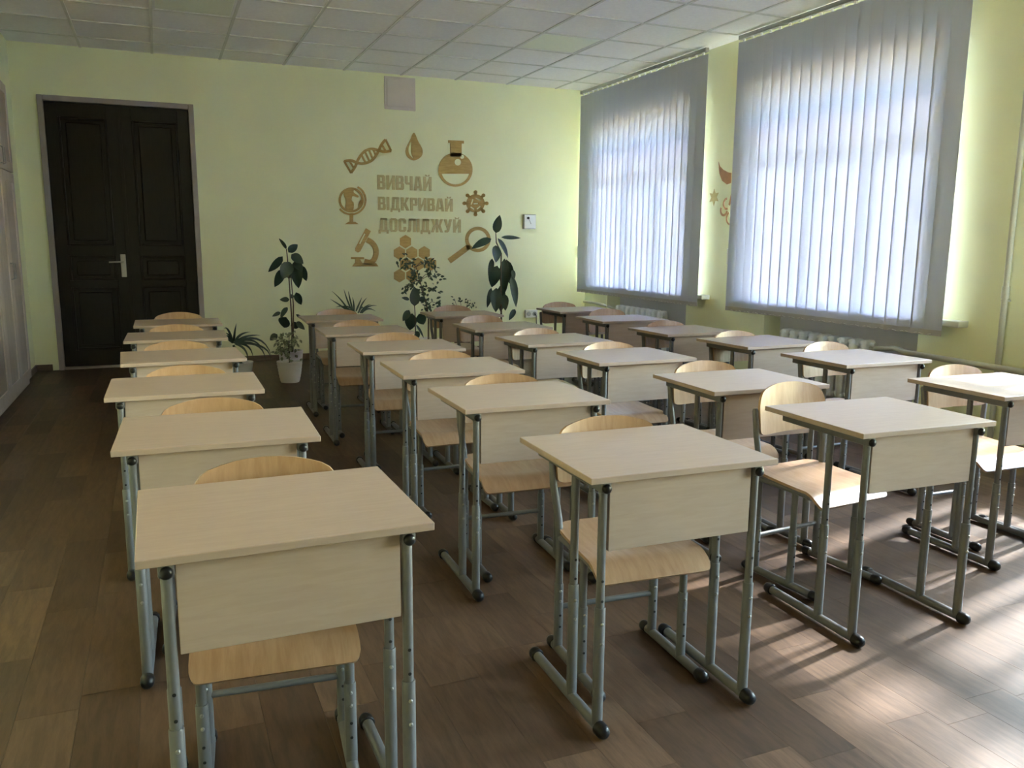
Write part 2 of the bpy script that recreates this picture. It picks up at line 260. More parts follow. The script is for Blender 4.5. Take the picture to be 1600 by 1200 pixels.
MURAL={'dna':[([(2.024,2.248),(2.035,2.25),(2.05,2.254),(2.068,2.257),(2.085,2.259),(2.099,2.26),(2.112,2.258),(2.125,2.253),(2.139,2.247),(2.154,2.241),(2.171,2.236),(2.187,2.234),(2.203,2.232),(2.219,2.23),(2.237,2.231),(2.255,2.234),(2.274,2.238),(2.294,2.244),(2.315,2.252),(2.335,2.263),(2.354,2.275),(2.371,2.291),(2.386,2.308),(2.4,2.327),(2.413,2.346),(2.426,2.366),(2.437,2.386),(2.448,2.407),(2.457,2.428),(2.466,2.447),(2.475,2.462),(2.485,2.476),(2.495,2.489),(2.506,2.501),(2.515,2.511),(2.522,2.518),(2.498,2.537),(2.492,2.53),(2.482,2.52),(2.471,2.507),(2.459,2.493),(2.448,2.476),(2.438,2.458),(2.428,2.438),(2.419,2.418),(2.409,2.398),(2.399,2.379),(2.387,2.361),(2.375,2.343),(2.362,2.326),(2.349,2.311),(2.335,2.298),(2.32,2.288),(2.303,2.28),(2.285,2.273),(2.267,2.267),(2.251,2.263),(2.236,2.261),(2.222,2.26),(2.208,2.261),(2.194,2.263),(2.18,2.266),(2.166,2.269),(2.153,2.275),(2.138,2.281),(2.122,2.286),(2.104,2.29),(2.084,2.289),(2.065,2.286),(2.046,2.283),(2.03,2.279),(2.019,2.277)],[]),([(2.11,2.129),(2.117,2.138),(2.126,2.15),(2.138,2.165),(2.149,2.181),(2.16,2.199),(2.169,2.217),(2.177,2.235),(2.184,2.254),(2.193,2.273),(2.202,2.29),(2.213,2.307),(2.225,2.325),(2.238,2.342),(2.252,2.357),(2.265,2.369),(2.28,2.378),(2.295,2.387),(2.312,2.393),(2.328,2.398),(2.343,2.401),(2.357,2.401),(2.371,2.399),(2.385,2.396),(2.401,2.392),(2.416,2.388),(2.431,2.385),(2.444,2.382),(2.459,2.379),(2.474,2.377),(2.491,2.376),(2.51,2.378),(2.53,2.38),(2.55,2.384),(2.567,2.387),(2.578,2.39),(2.574,2.419),(2.562,2.417),(2.546,2.414),(2.527,2.41),(2.508,2.408),(2.492,2.406),(2.479,2.407),(2.467,2.409),(2.453,2.412),(2.44,2.415),(2.425,2.418),(2.41,2.421),(2.395,2.425),(2.379,2.429),(2.361,2.431),(2.342,2.43),(2.323,2.427),(2.303,2.421),(2.284,2.413),(2.264,2.404),(2.246,2.391),(2.23,2.376),(2.214,2.359),(2.2,2.341),(2.187,2.322),(2.175,2.303),(2.165,2.284),(2.156,2.264),(2.148,2.245),(2.141,2.227),(2.133,2.211),(2.123,2.196),(2.113,2.181),(2.102,2.167),(2.093,2.155),(2.086,2.146)],[]),([(2.012,2.26),(2.089,2.129),(2.108,2.14),(2.031,2.271)],[]),([(2.077,2.259),(2.124,2.184),(2.143,2.195),(2.095,2.271)],[]),([(2.5,2.525),(2.566,2.399),(2.586,2.41),(2.52,2.536)],[]),([(2.455,2.465),(2.501,2.392),(2.52,2.404),(2.474,2.477)],[]),([(2.214,2.336),(2.262,2.25),(2.281,2.261),(2.234,2.347)],[]),([(2.255,2.379),(2.306,2.27),(2.326,2.28),(2.275,2.388)],[]),([(2.302,2.401),(2.347,2.296),(2.367,2.305),(2.323,2.41)],[]),([(2.35,2.41),(2.383,2.341),(2.403,2.351),(2.37,2.42)],[])],'drop':[([(2.853,2.624),(2.863,2.618),(2.874,2.6),(2.884,2.577),(2.894,2.552),(2.904,2.53),(2.915,2.512),(2.927,2.494),(2.938,2.476),(2.948,2.458),(2.954,2.441),(2.957,2.424),(2.958,2.407),(2.956,2.39),(2.951,2.375),(2.943,2.361),(2.93,2.347),(2.912,2.333),(2.892,2.321),(2.871,2.312),(2.852,2.308),(2.834,2.309),(2.814,2.315),(2.796,2.324),(2.779,2.336),(2.767,2.348),(2.758,2.362),(2.752,2.378),(2.75,2.395),(2.749,2.413),(2.752,2.431),(2.757,2.449),(2.767,2.469),(2.778,2.488),(2.79,2.508),(2.801,2.528),(2.812,2.55),(2.822,2.576),(2.832,2.6),(2.843,2.617)],[[(2.822,2.511),(2.82,2.487),(2.818,2.457),(2.816,2.428),(2.816,2.404),(2.82,2.384),(2.827,2.366),(2.835,2.35),(2.84,2.338),(2.841,2.332),(2.836,2.333),(2.825,2.341),(2.813,2.353),(2.801,2.367),(2.793,2.38),(2.789,2.392),(2.786,2.405),(2.785,2.419),(2.785,2.434),(2.787,2.448),(2.792,2.466),(2.8,2.487),(2.808,2.506),(2.816,2.52),(2.821,2.523)]])],'flask':[([(3.277,2.562),(3.477,2.565),(3.477,2.533),(3.277,2.531)],[]),([(3.302,2.535),(3.448,2.54),(3.447,2.379),(3.301,2.372)],[]),([(3.588,2.231),(3.586,2.202),(3.579,2.174),(3.568,2.146),(3.553,2.12),(3.534,2.096),(3.512,2.075),(3.487,2.057),(3.459,2.042),(3.43,2.031),(3.399,2.024),(3.368,2.021),(3.337,2.022),(3.306,2.027),(3.277,2.036),(3.25,2.049),(3.226,2.065),(3.204,2.085),(3.186,2.107),(3.171,2.132),(3.161,2.158),(3.154,2.185),(3.152,2.214),(3.155,2.242),(3.161,2.27),(3.172,2.297),(3.187,2.323),(3.206,2.346),(3.228,2.367),(3.252,2.385),(3.279,2.4),(3.308,2.411),(3.338,2.419),(3.369,2.422),(3.4,2.422),(3.431,2.417),(3.46,2.408),(3.487,2.396),(3.512,2.38),(3.534,2.361),(3.553,2.339),(3.568,2.314),(3.579,2.288),(3.586,2.26)],[[(3.546,2.181),(3.538,2.16),(3.527,2.139),(3.514,2.12),(3.498,2.103),(3.48,2.088),(3.46,2.075),(3.438,2.064),(3.415,2.057),(3.392,2.052),(3.368,2.049),(3.344,2.05),(3.321,2.053),(3.298,2.06),(3.277,2.069),(3.257,2.08),(3.24,2.094),(3.224,2.11),(3.211,2.128),(3.201,2.147),(3.193,2.167)],[(3.442,2.313),(3.439,2.298),(3.43,2.285),(3.416,2.276),(3.399,2.272),(3.383,2.274),(3.369,2.282),(3.36,2.295),(3.357,2.309),(3.36,2.325),(3.37,2.338),(3.383,2.347),(3.4,2.35),(3.416,2.348),(3.43,2.34),(3.439,2.328)],[(3.482,2.379),(3.479,2.368),(3.471,2.359),(3.46,2.354),(3.448,2.353),(3.437,2.357),(3.43,2.366),(3.427,2.377),(3.43,2.388),(3.437,2.397),(3.448,2.402),(3.46,2.403),(3.471,2.398),(3.479,2.39)]])],'gear':[([(3.746,1.834),(3.744,1.812),(3.737,1.792),(3.726,1.773),(3.711,1.756),(3.693,1.742),(3.672,1.731),(3.65,1.724),(3.627,1.722),(3.603,1.723),(3.581,1.729),(3.561,1.739),(3.543,1.752),(3.528,1.768),(3.517,1.787),(3.51,1.807),(3.508,1.828),(3.511,1.849),(3.517,1.87),(3.528,1.889),(3.543,1.906),(3.561,1.92),(3.581,1.93),(3.603,1.937),(3.627,1.94),(3.65,1.938),(3.672,1.933),(3.693,1.923),(3.711,1.91),(3.726,1.894),(3.737,1.876),(3.744,1.855)],[[(3.577,1.811),(3.602,1.877),(3.585,1.882),(3.561,1.816)],[(3.624,1.886),(3.689,1.859),(3.697,1.874),(3.632,1.901)],[(3.601,1.816),(3.66,1.821),(3.659,1.837),(3.6,1.832)],[(3.557,1.779),(3.606,1.751),(3.616,1.765),(3.567,1.793)],[(3.652,1.756),(3.699,1.794),(3.687,1.806),(3.64,1.768)]]),([(3.723,1.817),(3.774,1.818),(3.774,1.851),(3.723,1.849)],[]),([(3.799,1.835),(3.796,1.824),(3.787,1.815),(3.774,1.812),(3.762,1.815),(3.753,1.823),(3.749,1.834),(3.753,1.845),(3.762,1.854),(3.774,1.857),(3.786,1.854),(3.796,1.846)],[]),([(3.682,1.758),(3.719,1.726),(3.743,1.749),(3.707,1.782)],[]),([(3.756,1.738),(3.752,1.727),(3.743,1.718),(3.731,1.715),(3.719,1.718),(3.71,1.726),(3.706,1.737),(3.71,1.749),(3.719,1.757),(3.731,1.76),(3.743,1.758),(3.752,1.75)],[]),([(3.609,1.742),(3.609,1.696),(3.644,1.696),(3.644,1.743)],[]),([(3.651,1.696),(3.648,1.685),(3.639,1.677),(3.627,1.673),(3.614,1.676),(3.605,1.684),(3.602,1.695),(3.605,1.707),(3.614,1.715),(3.627,1.718),(3.639,1.716),(3.648,1.708)],[]),([(3.546,1.778),(3.511,1.744),(3.535,1.722),(3.571,1.756)],[]),([(3.547,1.734),(3.544,1.723),(3.535,1.714),(3.523,1.711),(3.511,1.714),(3.502,1.722),(3.499,1.733),(3.502,1.744),(3.511,1.752),(3.523,1.756),(3.535,1.753),(3.544,1.745)],[]),([(3.531,1.845),(3.481,1.843),(3.481,1.811),(3.531,1.813)],[]),([(3.505,1.828),(3.502,1.817),(3.493,1.808),(3.481,1.805),(3.468,1.808),(3.46,1.816),(3.456,1.827),(3.46,1.838),(3.469,1.846),(3.481,1.85),(3.493,1.847),(3.502,1.839)],[]),([(3.571,1.903),(3.536,1.935),(3.511,1.912),(3.547,1.88)],[]),([(3.548,1.924),(3.544,1.913),(3.535,1.904),(3.523,1.901),(3.511,1.904),(3.502,1.911),(3.499,1.922),(3.502,1.934),(3.511,1.942),(3.523,1.945),(3.535,1.943),(3.544,1.935)],[]),([(3.644,1.92),(3.644,1.966),(3.609,1.965),(3.609,1.919)],[]),([(3.651,1.966),(3.648,1.955),(3.639,1.946),(3.627,1.943),(3.614,1.946),(3.605,1.954),(3.602,1.965),(3.605,1.976),(3.614,1.984),(3.626,1.988),(3.639,1.985),(3.648,1.977)],[]),([(3.707,1.884),(3.743,1.918),(3.718,1.94),(3.682,1.906)],[]),([(3.755,1.93),(3.752,1.918),(3.743,1.91),(3.731,1.907),(3.718,1.909),(3.709,1.917),(3.706,1.928),(3.709,1.94),(3.718,1.948),(3.731,1.952),(3.743,1.949),(3.752,1.941)],[])],'globe':[([(2.239,1.834),(2.236,1.81),(2.229,1.785),(2.217,1.763),(2.202,1.742),(2.184,1.724),(2.162,1.709),(2.139,1.698),(2.114,1.691),(2.088,1.688),(2.063,1.69),(2.039,1.696),(2.016,1.706),(1.996,1.72),(1.978,1.737),(1.964,1.757),(1.954,1.779),(1.948,1.802),(1.947,1.827),(1.95,1.851),(1.957,1.875),(1.968,1.898),(1.983,1.918),(2.001,1.936),(2.022,1.951),(2.046,1.962),(2.07,1.969),(2.096,1.972),(2.121,1.971),(2.145,1.965),(2.168,1.956),(2.189,1.942),(2.206,1.925),(2.221,1.905),(2.231,1.883),(2.237,1.859)],[[(2.214,1.834),(2.211,1.813),(2.205,1.793),(2.196,1.774),(2.183,1.757),(2.168,1.742),(2.15,1.73),(2.131,1.721),(2.11,1.715),(2.089,1.713),(2.068,1.714),(2.048,1.719),(2.029,1.727),(2.012,1.738),(1.998,1.753),(1.986,1.769),(1.978,1.787),(1.973,1.807),(1.972,1.827),(1.974,1.848),(1.98,1.868),(1.989,1.887),(2.002,1.904),(2.017,1.918),(2.034,1.931),(2.054,1.94),(2.074,1.946),(2.095,1.948),(2.116,1.947),(2.136,1.942),(2.155,1.934),(2.172,1.923),(2.187,1.909),(2.199,1.893),(2.207,1.874),(2.212,1.854)]]),([(2.164,1.97),(2.183,1.96),(2.2,1.947),(2.215,1.933),(2.227,1.916),(2.237,1.898),(2.244,1.878),(2.249,1.858),(2.25,1.836),(2.248,1.815),(2.243,1.794),(2.236,1.774),(2.225,1.755),(2.212,1.737),(2.197,1.721),(2.18,1.708),(2.161,1.696),(2.14,1.687),(2.119,1.681),(2.098,1.678),(2.076,1.678),(2.055,1.68),(2.034,1.686),(2.015,1.694),(1.997,1.705),(1.981,1.718),(1.966,1.734),(1.95,1.72),(1.965,1.703),(1.983,1.688),(2.004,1.675),(2.026,1.666),(2.049,1.66),(2.074,1.657),(2.098,1.657),(2.123,1.66),(2.147,1.667),(2.17,1.677),(2.192,1.69),(2.212,1.706),(2.229,1.724),(2.244,1.744),(2.256,1.766),(2.264,1.789),(2.27,1.813),(2.272,1.837),(2.27,1.861),(2.266,1.885),(2.257,1.907),(2.246,1.928),(2.232,1.947),(2.215,1.964),(2.195,1.978),(2.175,1.989)],[]),([(2.009,1.907),(2.022,1.925),(2.042,1.943),(2.063,1.956),(2.084,1.961),(2.106,1.96),(2.121,1.955),(2.125,1.945),(2.121,1.93),(2.124,1.916),(2.139,1.904),(2.161,1.892),(2.176,1.881),(2.181,1.872),(2.179,1.864),(2.172,1.86),(2.155,1.864),(2.132,1.873),(2.113,1.877),(2.104,1.87),(2.1,1.858),(2.097,1.846),(2.096,1.836),(2.097,1.827),(2.1,1.819),(2.106,1.814),(2.115,1.81),(2.121,1.798),(2.122,1.772),(2.119,1.738),(2.112,1.713),(2.098,1.703),(2.08,1.702),(2.063,1.706),(2.048,1.712),(2.035,1.722),(2.026,1.738),(2.026,1.764),(2.03,1.795),(2.031,1.821),(2.028,1.837),(2.022,1.847),(2.017,1.859),(2.012,1.874),(2.007,1.89)],[]),([(2.196,1.826),(2.205,1.834),(2.213,1.837),(2.218,1.834),(2.218,1.82),(2.214,1.799),(2.208,1.781),(2.199,1.768),(2.187,1.758),(2.179,1.754),(2.175,1.758),(2.175,1.768),(2.176,1.78),(2.181,1.795),(2.189,1.813)],[]),([(2.07,1.679),(2.112,1.68),(2.109,1.579),(2.067,1.578)],[]),([(2.014,1.553),(2.053,1.581),(2.134,1.583),(2.171,1.556)],[])],'microscope':[([(2.257,1.511),(2.315,1.478),(2.183,1.242),(2.157,1.229),(2.126,1.248),(2.127,1.279)],[[(2.236,1.452),(2.252,1.443),(2.188,1.325),(2.171,1.334)]]),([(2.25,1.351),(2.259,1.346),(2.271,1.34),(2.285,1.333),(2.296,1.326),(2.305,1.319),(2.313,1.31),(2.322,1.3),(2.329,1.288),(2.335,1.277),(2.339,1.266),(2.341,1.256),(2.341,1.243),(2.341,1.23),(2.339,1.216),(2.337,1.204),(2.333,1.193),(2.329,1.181),(2.323,1.171),(2.318,1.162),(2.313,1.155),(2.309,1.152),(2.305,1.149),(2.301,1.148),(2.296,1.146),(2.291,1.146),(2.284,1.146),(2.273,1.148),(2.26,1.151),(2.248,1.155),(2.24,1.157),(2.222,1.097),(2.23,1.095),(2.242,1.091),(2.257,1.087),(2.274,1.084),(2.291,1.083),(2.307,1.085),(2.321,1.089),(2.335,1.095),(2.348,1.103),(2.36,1.114),(2.37,1.127),(2.379,1.141),(2.387,1.157),(2.394,1.173),(2.399,1.191),(2.403,1.208),(2.405,1.226),(2.406,1.245),(2.404,1.265),(2.401,1.284),(2.394,1.302),(2.385,1.32),(2.375,1.336),(2.363,1.351),(2.35,1.364),(2.335,1.377),(2.318,1.387),(2.302,1.395),(2.289,1.402),(2.28,1.406)],[]),([(2.084,1.068),(2.113,1.106),(2.371,1.105),(2.398,1.067)],[]),([(2.074,1.177),(2.229,1.174),(2.228,1.15),(2.074,1.154)],[]),([(2.124,1.154),(2.181,1.15),(2.208,1.099),(2.119,1.099)],[])],'glass':[([(3.827,1.395),(3.825,1.37),(3.819,1.347),(3.809,1.324),(3.795,1.303),(3.778,1.284),(3.758,1.268),(3.735,1.255),(3.711,1.246),(3.685,1.24),(3.659,1.238),(3.632,1.24),(3.607,1.246),(3.582,1.255),(3.56,1.268),(3.54,1.283),(3.523,1.302),(3.51,1.322),(3.5,1.344),(3.494,1.368),(3.492,1.392),(3.494,1.416),(3.5,1.44),(3.51,1.462),(3.524,1.483),(3.541,1.501),(3.56,1.517),(3.583,1.53),(3.607,1.54),(3.632,1.546),(3.658,1.548),(3.684,1.546),(3.71,1.541),(3.734,1.532),(3.757,1.52),(3.777,1.504),(3.794,1.486),(3.808,1.465),(3.819,1.443),(3.825,1.419)],[[(3.782,1.394),(3.781,1.375),(3.775,1.355),(3.766,1.337),(3.754,1.321),(3.738,1.306),(3.721,1.295),(3.701,1.286),(3.68,1.281),(3.659,1.279),(3.637,1.281),(3.616,1.286),(3.597,1.294),(3.579,1.305),(3.564,1.319),(3.552,1.336),(3.543,1.354),(3.537,1.373),(3.535,1.392),(3.537,1.412),(3.543,1.431),(3.552,1.449),(3.564,1.466),(3.579,1.48),(3.597,1.491),(3.616,1.5),(3.637,1.505),(3.658,1.507),(3.68,1.506),(3.701,1.501),(3.72,1.493),(3.738,1.482),(3.753,1.468),(3.766,1.451),(3.775,1.434),(3.781,1.414)]]),([(3.533,1.335),(3.495,1.307),(3.531,1.263),(3.569,1.291)],[]),([(3.512,1.329),(3.262,1.156),(3.304,1.101),(3.555,1.274)],[])]}
HEXES=[[(2.8,1.321),(2.732,1.281),(2.665,1.32),(2.666,1.399),(2.734,1.439),(2.801,1.4)],[(2.724,1.185),(2.656,1.145),(2.589,1.185),(2.59,1.264),(2.658,1.303),(2.725,1.264)],[(2.878,1.185),(2.809,1.145),(2.742,1.185),(2.743,1.264),(2.812,1.304),(2.879,1.265)],[(3.035,1.188),(2.965,1.148),(2.896,1.188),(2.897,1.268),(2.967,1.308),(3.035,1.268)],[(2.956,1.052),(2.886,1.013),(2.818,1.053),(2.819,1.133),(2.888,1.172),(2.957,1.132)],[(2.8,1.051),(2.731,1.012),(2.664,1.052),(2.665,1.131),(2.734,1.171),(2.801,1.131)],[(3.115,1.05),(3.045,1.01),(2.975,1.051),(2.976,1.131),(3.046,1.171),(3.115,1.131)],[(2.72,0.915),(2.652,0.875),(2.585,0.916),(2.586,0.995),(2.654,1.035),(2.721,0.994)],[(2.875,0.915),(2.806,0.875),(2.738,0.916),(2.739,0.996),(2.808,1.035),(2.876,0.995)]]
WORDS=[('ВИВЧАЙ', 2.404, 3.065, 1.961, 2.125), ('ВІДКРИВАЙ', 2.406, 3.332, 1.724, 1.877), ('ДОСЛІДЖУЙ', 2.41, 3.436, 1.473, 1.632)]
TALL=[((3.722, 9.337, 1.468), (3.759, 9.302, 1.681), 0.114), ((3.661, 9.331, 1.402), (3.392, 9.279, 1.282), 0.103), ((3.797, 9.345, 1.421), (4.043, 9.331, 1.413), 0.049), ((3.747, 9.333, 1.408), (3.861, 9.288, 1.176), 0.089), ((3.719, 9.329, 1.325), (3.698, 9.272, 1.122), 0.129), ((3.681, 9.345, 1.169), (3.631, 9.332, 0.94), 0.074), ((3.757, 9.37, 1.083), (3.707, 9.425, 0.82), 0.16), ((3.846, 9.364, 1.168), (3.868, 9.404, 0.739), 0.132), ((3.872, 9.363, 1.156), (3.963, 9.398, 0.836), 0.132), ((3.929, 9.337, 0.962), (3.977, 9.3, 0.583), 0.103), ((3.672, 9.352, 0.818), (3.622, 9.357, 0.581), 0.071), ((3.732, 9.339, 0.818), (3.715, 9.31, 0.527), 0.149), ((3.837, 9.334, 0.743), (3.834, 9.291, 0.544), 0.103), ((3.977, 9.331, 0.556), (3.876, 9.279, 0.427), 0.071), ((3.942, 9.336, 1.035), (3.947, 9.299, 0.915), 0.057), ((3.791, 9.371, 0.84), (3.829, 9.427, 0.515), 0.132)]
TALL_STEM=[(3.727, 9.35, 1.468), (3.734, 9.35, 1.36), (3.8, 9.35, 1.229), (3.795, 9.35, 0.963), (3.801, 9.35, 0.718), (3.805, 9.35, 0.41)]
RUB1=[((1.167, 8.516, 1.278), (1.105, 8.559, 1.382), 0.043), ((1.185, 8.515, 1.246), (1.283, 8.555, 1.324), 0.082), ((1.128, 8.514, 1.207), (0.989, 8.554, 1.053), 0.082), ((1.209, 8.485, 1.227), (1.316, 8.445, 1.136), 0.099), ((1.188, 8.491, 1.155), (1.114, 8.466, 0.986), 0.137), ((1.116, 8.506, 1.083), (1.041, 8.523, 0.906), 0.106), ((1.242, 8.511, 1.161), (1.276, 8.542, 0.889), 0.127), ((1.307, 8.517, 1.121), (1.359, 8.564, 0.96), 0.079), ((1.201, 8.518, 1.148), (1.186, 8.568, 0.981), 0.113), ((1.231, 8.48, 1.155), (1.297, 8.426, 1.058), 0.103), ((1.176, 8.505, 0.779), (1.085, 8.519, 0.78), 0.055), ((1.244, 8.508, 0.851), (1.295, 8.531, 0.724), 0.079), ((1.21, 8.5, 0.832), (1.189, 8.501, 0.793), 0.048), ((1.151, 8.485, 0.708), (1.077, 8.442, 0.601), 0.058), ((1.086, 8.499, 0.656), (1.003, 8.495, 0.618), 0.041), ((1.236, 8.48, 0.56), (1.304, 8.426, 0.483), 0.058), ((1.139, 8.521, 0.606), (1.123, 8.578, 0.494), 0.14), ((1.222, 8.518, 0.557), (1.239, 8.566, 0.478), 0.089), ((1.046, 8.502, 0.437), (0.973, 8.509, 0.379), 0.072), ((1.234, 8.49, 0.633), (1.312, 8.464, 0.566), 0.034)]
RUB1_STEMS=[[(1.165, 8.5, 1.279), (1.171, 8.5, 1.2), (1.181, 8.5, 0.938), (1.19, 8.5, 0.646), (1.191, 8.5, 0.432), (1.175, 8.5, 0.23)], [(1.199, 8.5, 1.017), (1.212, 8.5, 0.726), (1.202, 8.5, 0.445), (1.188, 8.5, 0.229)]]
MID=[((2.588, 8.92, 0.653), (2.606, 8.974, 0.867), 0.124), ((2.522, 8.903, 0.613), (2.449, 8.913, 0.492), 0.08), ((2.559, 8.918, 0.574), (2.543, 8.969, 0.382), 0.144), ((2.636, 8.917, 0.567), (2.704, 8.963, 0.442), 0.121), ((2.596, 8.9, 0.451), (2.684, 8.902, 0.297), 0.031), ((2.589, 8.896, 0.377), (2.623, 8.885, 0.302), 0.071), ((2.645, 8.905, 0.706), (2.705, 8.918, 0.757), 0.064), ((2.522, 8.897, 0.73), (2.432, 8.888, 0.753), 0.041)]
MID_STEM=[(2.582, 8.9, 0.665), (2.587, 8.9, 0.569), (2.589, 8.9, 0.29)]
FIC=[((2.566, 9.25, 1.141), 0.068), ((2.616, 9.25, 1.098), 0.068), ((2.671, 9.25, 1.011), 0.08), ((2.728, 9.25, 0.967), 0.062), ((2.821, 9.25, 1.13), 0.043), ((2.89, 9.25, 1.108), 0.068), ((2.889, 9.25, 0.998), 0.08), ((2.935, 9.25, 0.954), 0.055), ((2.578, 9.25, 0.826), 0.062), ((2.647, 9.25, 0.869), 0.049), ((2.761, 9.25, 0.879), 0.068), ((2.911, 9.25, 0.822), 0.049), ((2.828, 9.25, 0.701), 0.074), ((2.862, 9.25, 0.612), 0.049), ((2.783, 9.25, 0.79), 0.055), ((2.956, 9.25, 0.654), 0.043)]
FIC_TRUNK=[(2.706, 9.25, 1.076), (2.75, 9.25, 0.923), (2.783, 9.25, 0.79), (2.828, 9.25, 0.635), (2.85, 9.25, 0.5), (2.847, 9.25, 0.242)]
DRAC=[((1.949, 9.316, 0.56), (1.757, 9.331, 0.809), (1.876, 9.381, 0.692)), ((1.958, 9.304, 0.561), (1.732, 9.305, 0.722), (1.848, 9.363, 0.649)), ((1.975, 9.328, 0.581), (1.896, 9.353, 0.828), (1.926, 9.347, 0.716)), ((1.988, 9.334, 0.58), (1.955, 9.4, 0.802), (1.954, 9.32, 0.717)), ((2.001, 9.341, 0.579), (1.982, 9.32, 0.739), (2.003, 9.363, 0.668)), ((2.02, 9.328, 0.58), (2.094, 9.336, 0.736), (2.067, 9.375, 0.655)), ((2.055, 9.332, 0.567), (2.156, 9.356, 0.729), (2.105, 9.39, 0.653)), ((2.062, 9.31, 0.558), (2.189, 9.306, 0.657), (2.123, 9.323, 0.623)), ((2.088, 9.377, 0.551), (2.271, 9.362, 0.635), (2.158, 9.324, 0.627)), ((2.089, 9.333, 0.555), (2.243, 9.318, 0.575), (2.162, 9.346, 0.602)), ((2.015, 9.304, 0.559), (1.872, 9.37, 0.636), (1.955, 9.39, 0.622)), ((2.012, 9.395, 0.552), (1.805, 9.373, 0.626), (1.9, 9.396, 0.627)), ((2.037, 9.302, 0.559), (2.112, 9.329, 0.577), (2.105, 9.397, 0.618))]
SPID=[((0.639, 8.744, 0.343), (0.556, 8.686, 0.494), (0.602, 8.771, 0.467)), ((0.646, 8.719, 0.358), (0.681, 8.751, 0.535), (0.654, 8.667, 0.45)), ((0.653, 8.651, 0.366), (0.807, 8.691, 0.45), (0.712, 8.642, 0.433)), ((0.663, 8.681, 0.358), (0.914, 8.774, 0.403), (0.771, 8.673, 0.41)), ((0.658, 8.622, 0.356), (0.935, 8.627, 0.166), (0.863, 8.647, 0.315)), ((0.667, 8.745, 0.337), (0.994, 8.678, 0.165), (0.906, 8.666, 0.302)), ((0.651, 8.636, 0.346), (0.829, 8.777, 0.178), (0.776, 8.688, 0.305)), ((0.652, 8.653, 0.34), (0.764, 8.629, 0.161), (0.741, 8.629, 0.279)), ((0.66, 8.647, 0.357), (0.932, 8.728, 0.254), (0.816, 8.644, 0.369)), ((0.663, 8.627, 0.364), (1.006, 8.699, 0.189), (0.884, 8.66, 0.373)), ((0.641, 8.78, 0.334), (0.534, 8.64, 0.423), (0.586, 8.705, 0.414)), ((0.634, 8.744, 0.339), (0.509, 8.685, 0.35), (0.574, 8.778, 0.381)), ((0.639, 8.696, 0.344), (0.569, 8.659, 0.453), (0.609, 8.686, 0.415)), ((0.642, 8.626, 0.348), (0.715, 8.687, 0.411), (0.679, 8.66, 0.398)), ((0.665, 8.762, 0.342), (0.875, 8.753, 0.328), (0.755, 8.7, 0.374))]
VAR=[((1.104, 8.22, 0.438), 0.099), ((1.058, 8.22, 0.388), 0.091), ((1.121, 8.22, 0.372), 0.099), ((1.081, 8.22, 0.322), 0.083), ((1.131, 8.22, 0.307), 0.074), ((1.018, 8.22, 0.324), 0.058), ((1.161, 8.22, 0.423), 0.066)]
SEATS=[('A1', 0.221, 1.914, 0.5, 0.232, 2.235), ('A2', 0.146, 2.839, -2.7, 0.151, 3.172), ('A3', 0.074, 3.757, -0.5, 0.085, 4.063), ('A4', 0.085, 4.727, 2.0, 0.063, 5.079), ('A5', 0.077, 5.733, -1.0, 0.081, 6.095), ('A6', 0.105, 6.69, -0.1, 0.115, 7.128), ('B1', 1.312, 2.085, -1.4, 1.341, 2.382), ('B2', 1.307, 3.05, -1.3, 1.354, 3.34), ('B3', 1.306, 3.879, -1.8, 1.34, 4.178), ('B4', 1.316, 4.75, -1.7, 1.332, 5.114), ('B5', 1.284, 5.697, -1.6, 1.306, 6.044), ('B6', 1.319, 6.688, -2.3, 1.362, 7.076), ('C1', 2.388, 2.221, -1.6, 2.401, 2.72), ('C2', 2.403, 3.033, -2.2, 2.445, 3.373), ('C3', 2.345, 3.945, 0.1, 2.39, 4.24), ('C4', 2.303, 4.774, 5.0, 2.308, 5.08), ('C5', 2.31, 5.666, -0.2, 2.319, 6.146), ('C6', 2.375, 6.753, -2.3, 2.436, 7.204), ('D1', 3.454, 2.518, -2.6, 3.519, 2.848), ('D2', 3.512, 3.448, -0.2, 3.623, 3.814), ('D3', 3.505, 4.244, 2.7, 3.497, 4.506), ('D4', 3.433, 4.988, 1.6, 3.463, 5.287), ('D5', 3.483, 5.936, -3.7, 3.602, 6.418), ('D6', 3.559, 6.879, 0.5, 3.566, 7.296)]
# ================================================================ THE ROOM
# ---- floor: staggered planks running away from the camera
PW = 0.165; PX0 = -0.293
fl = MB().box(XL-0.55, WALL_OUT, YF, YB+0.12, -0.06, -0.006).build('floor', M['subfloor']); tag(fl, kind='structure')
planks = []
k0 = math.floor((XL-0.02-PX0)/PW)
k = k0
rp = random.Random(5)
while PX0+k*PW < XR+0.2:
    x0 = max(PX0+k*PW, XL-0.02); x1 = min(PX0+(k+1)*PW, XR+0.19)
    y = YF+rp.uniform(-0.6, 0)
    while y < YB+0.1:
        L = rp.choice([0.42, 0.47, 0.62, 0.75, 0.78]); a, b = max(y, YF), min(y+L, YB+0.1)
        if b-a > 0.02: planks.append((x0, x1, a, b, rp.randrange(6)))
        y += L
    k += 1
def proj(x, y, z):
    d = Vector((x, y, z-CAM_Z)); zz = d.dot(_f)
    return (800+FPX*d.dot(_r2)/zz, 600-FPX*d.dot(_u2)/zz, zz) if zz > 0.1 else (-9999, -9999, zz)
def plank_area(p):
    x, y = (p[0]+p[1])/2, (p[2]+p[3])/2
    u, v, zz = proj(x, y, 0)
    if zz < 0.1 or not (-60 < u < 1660 and -60 < v < 1290): return 0
    return (p[1]-p[0])*(p[3]-p[2])/zz**3
planks.sort(key=plank_area, reverse=True)
g = 0.0004
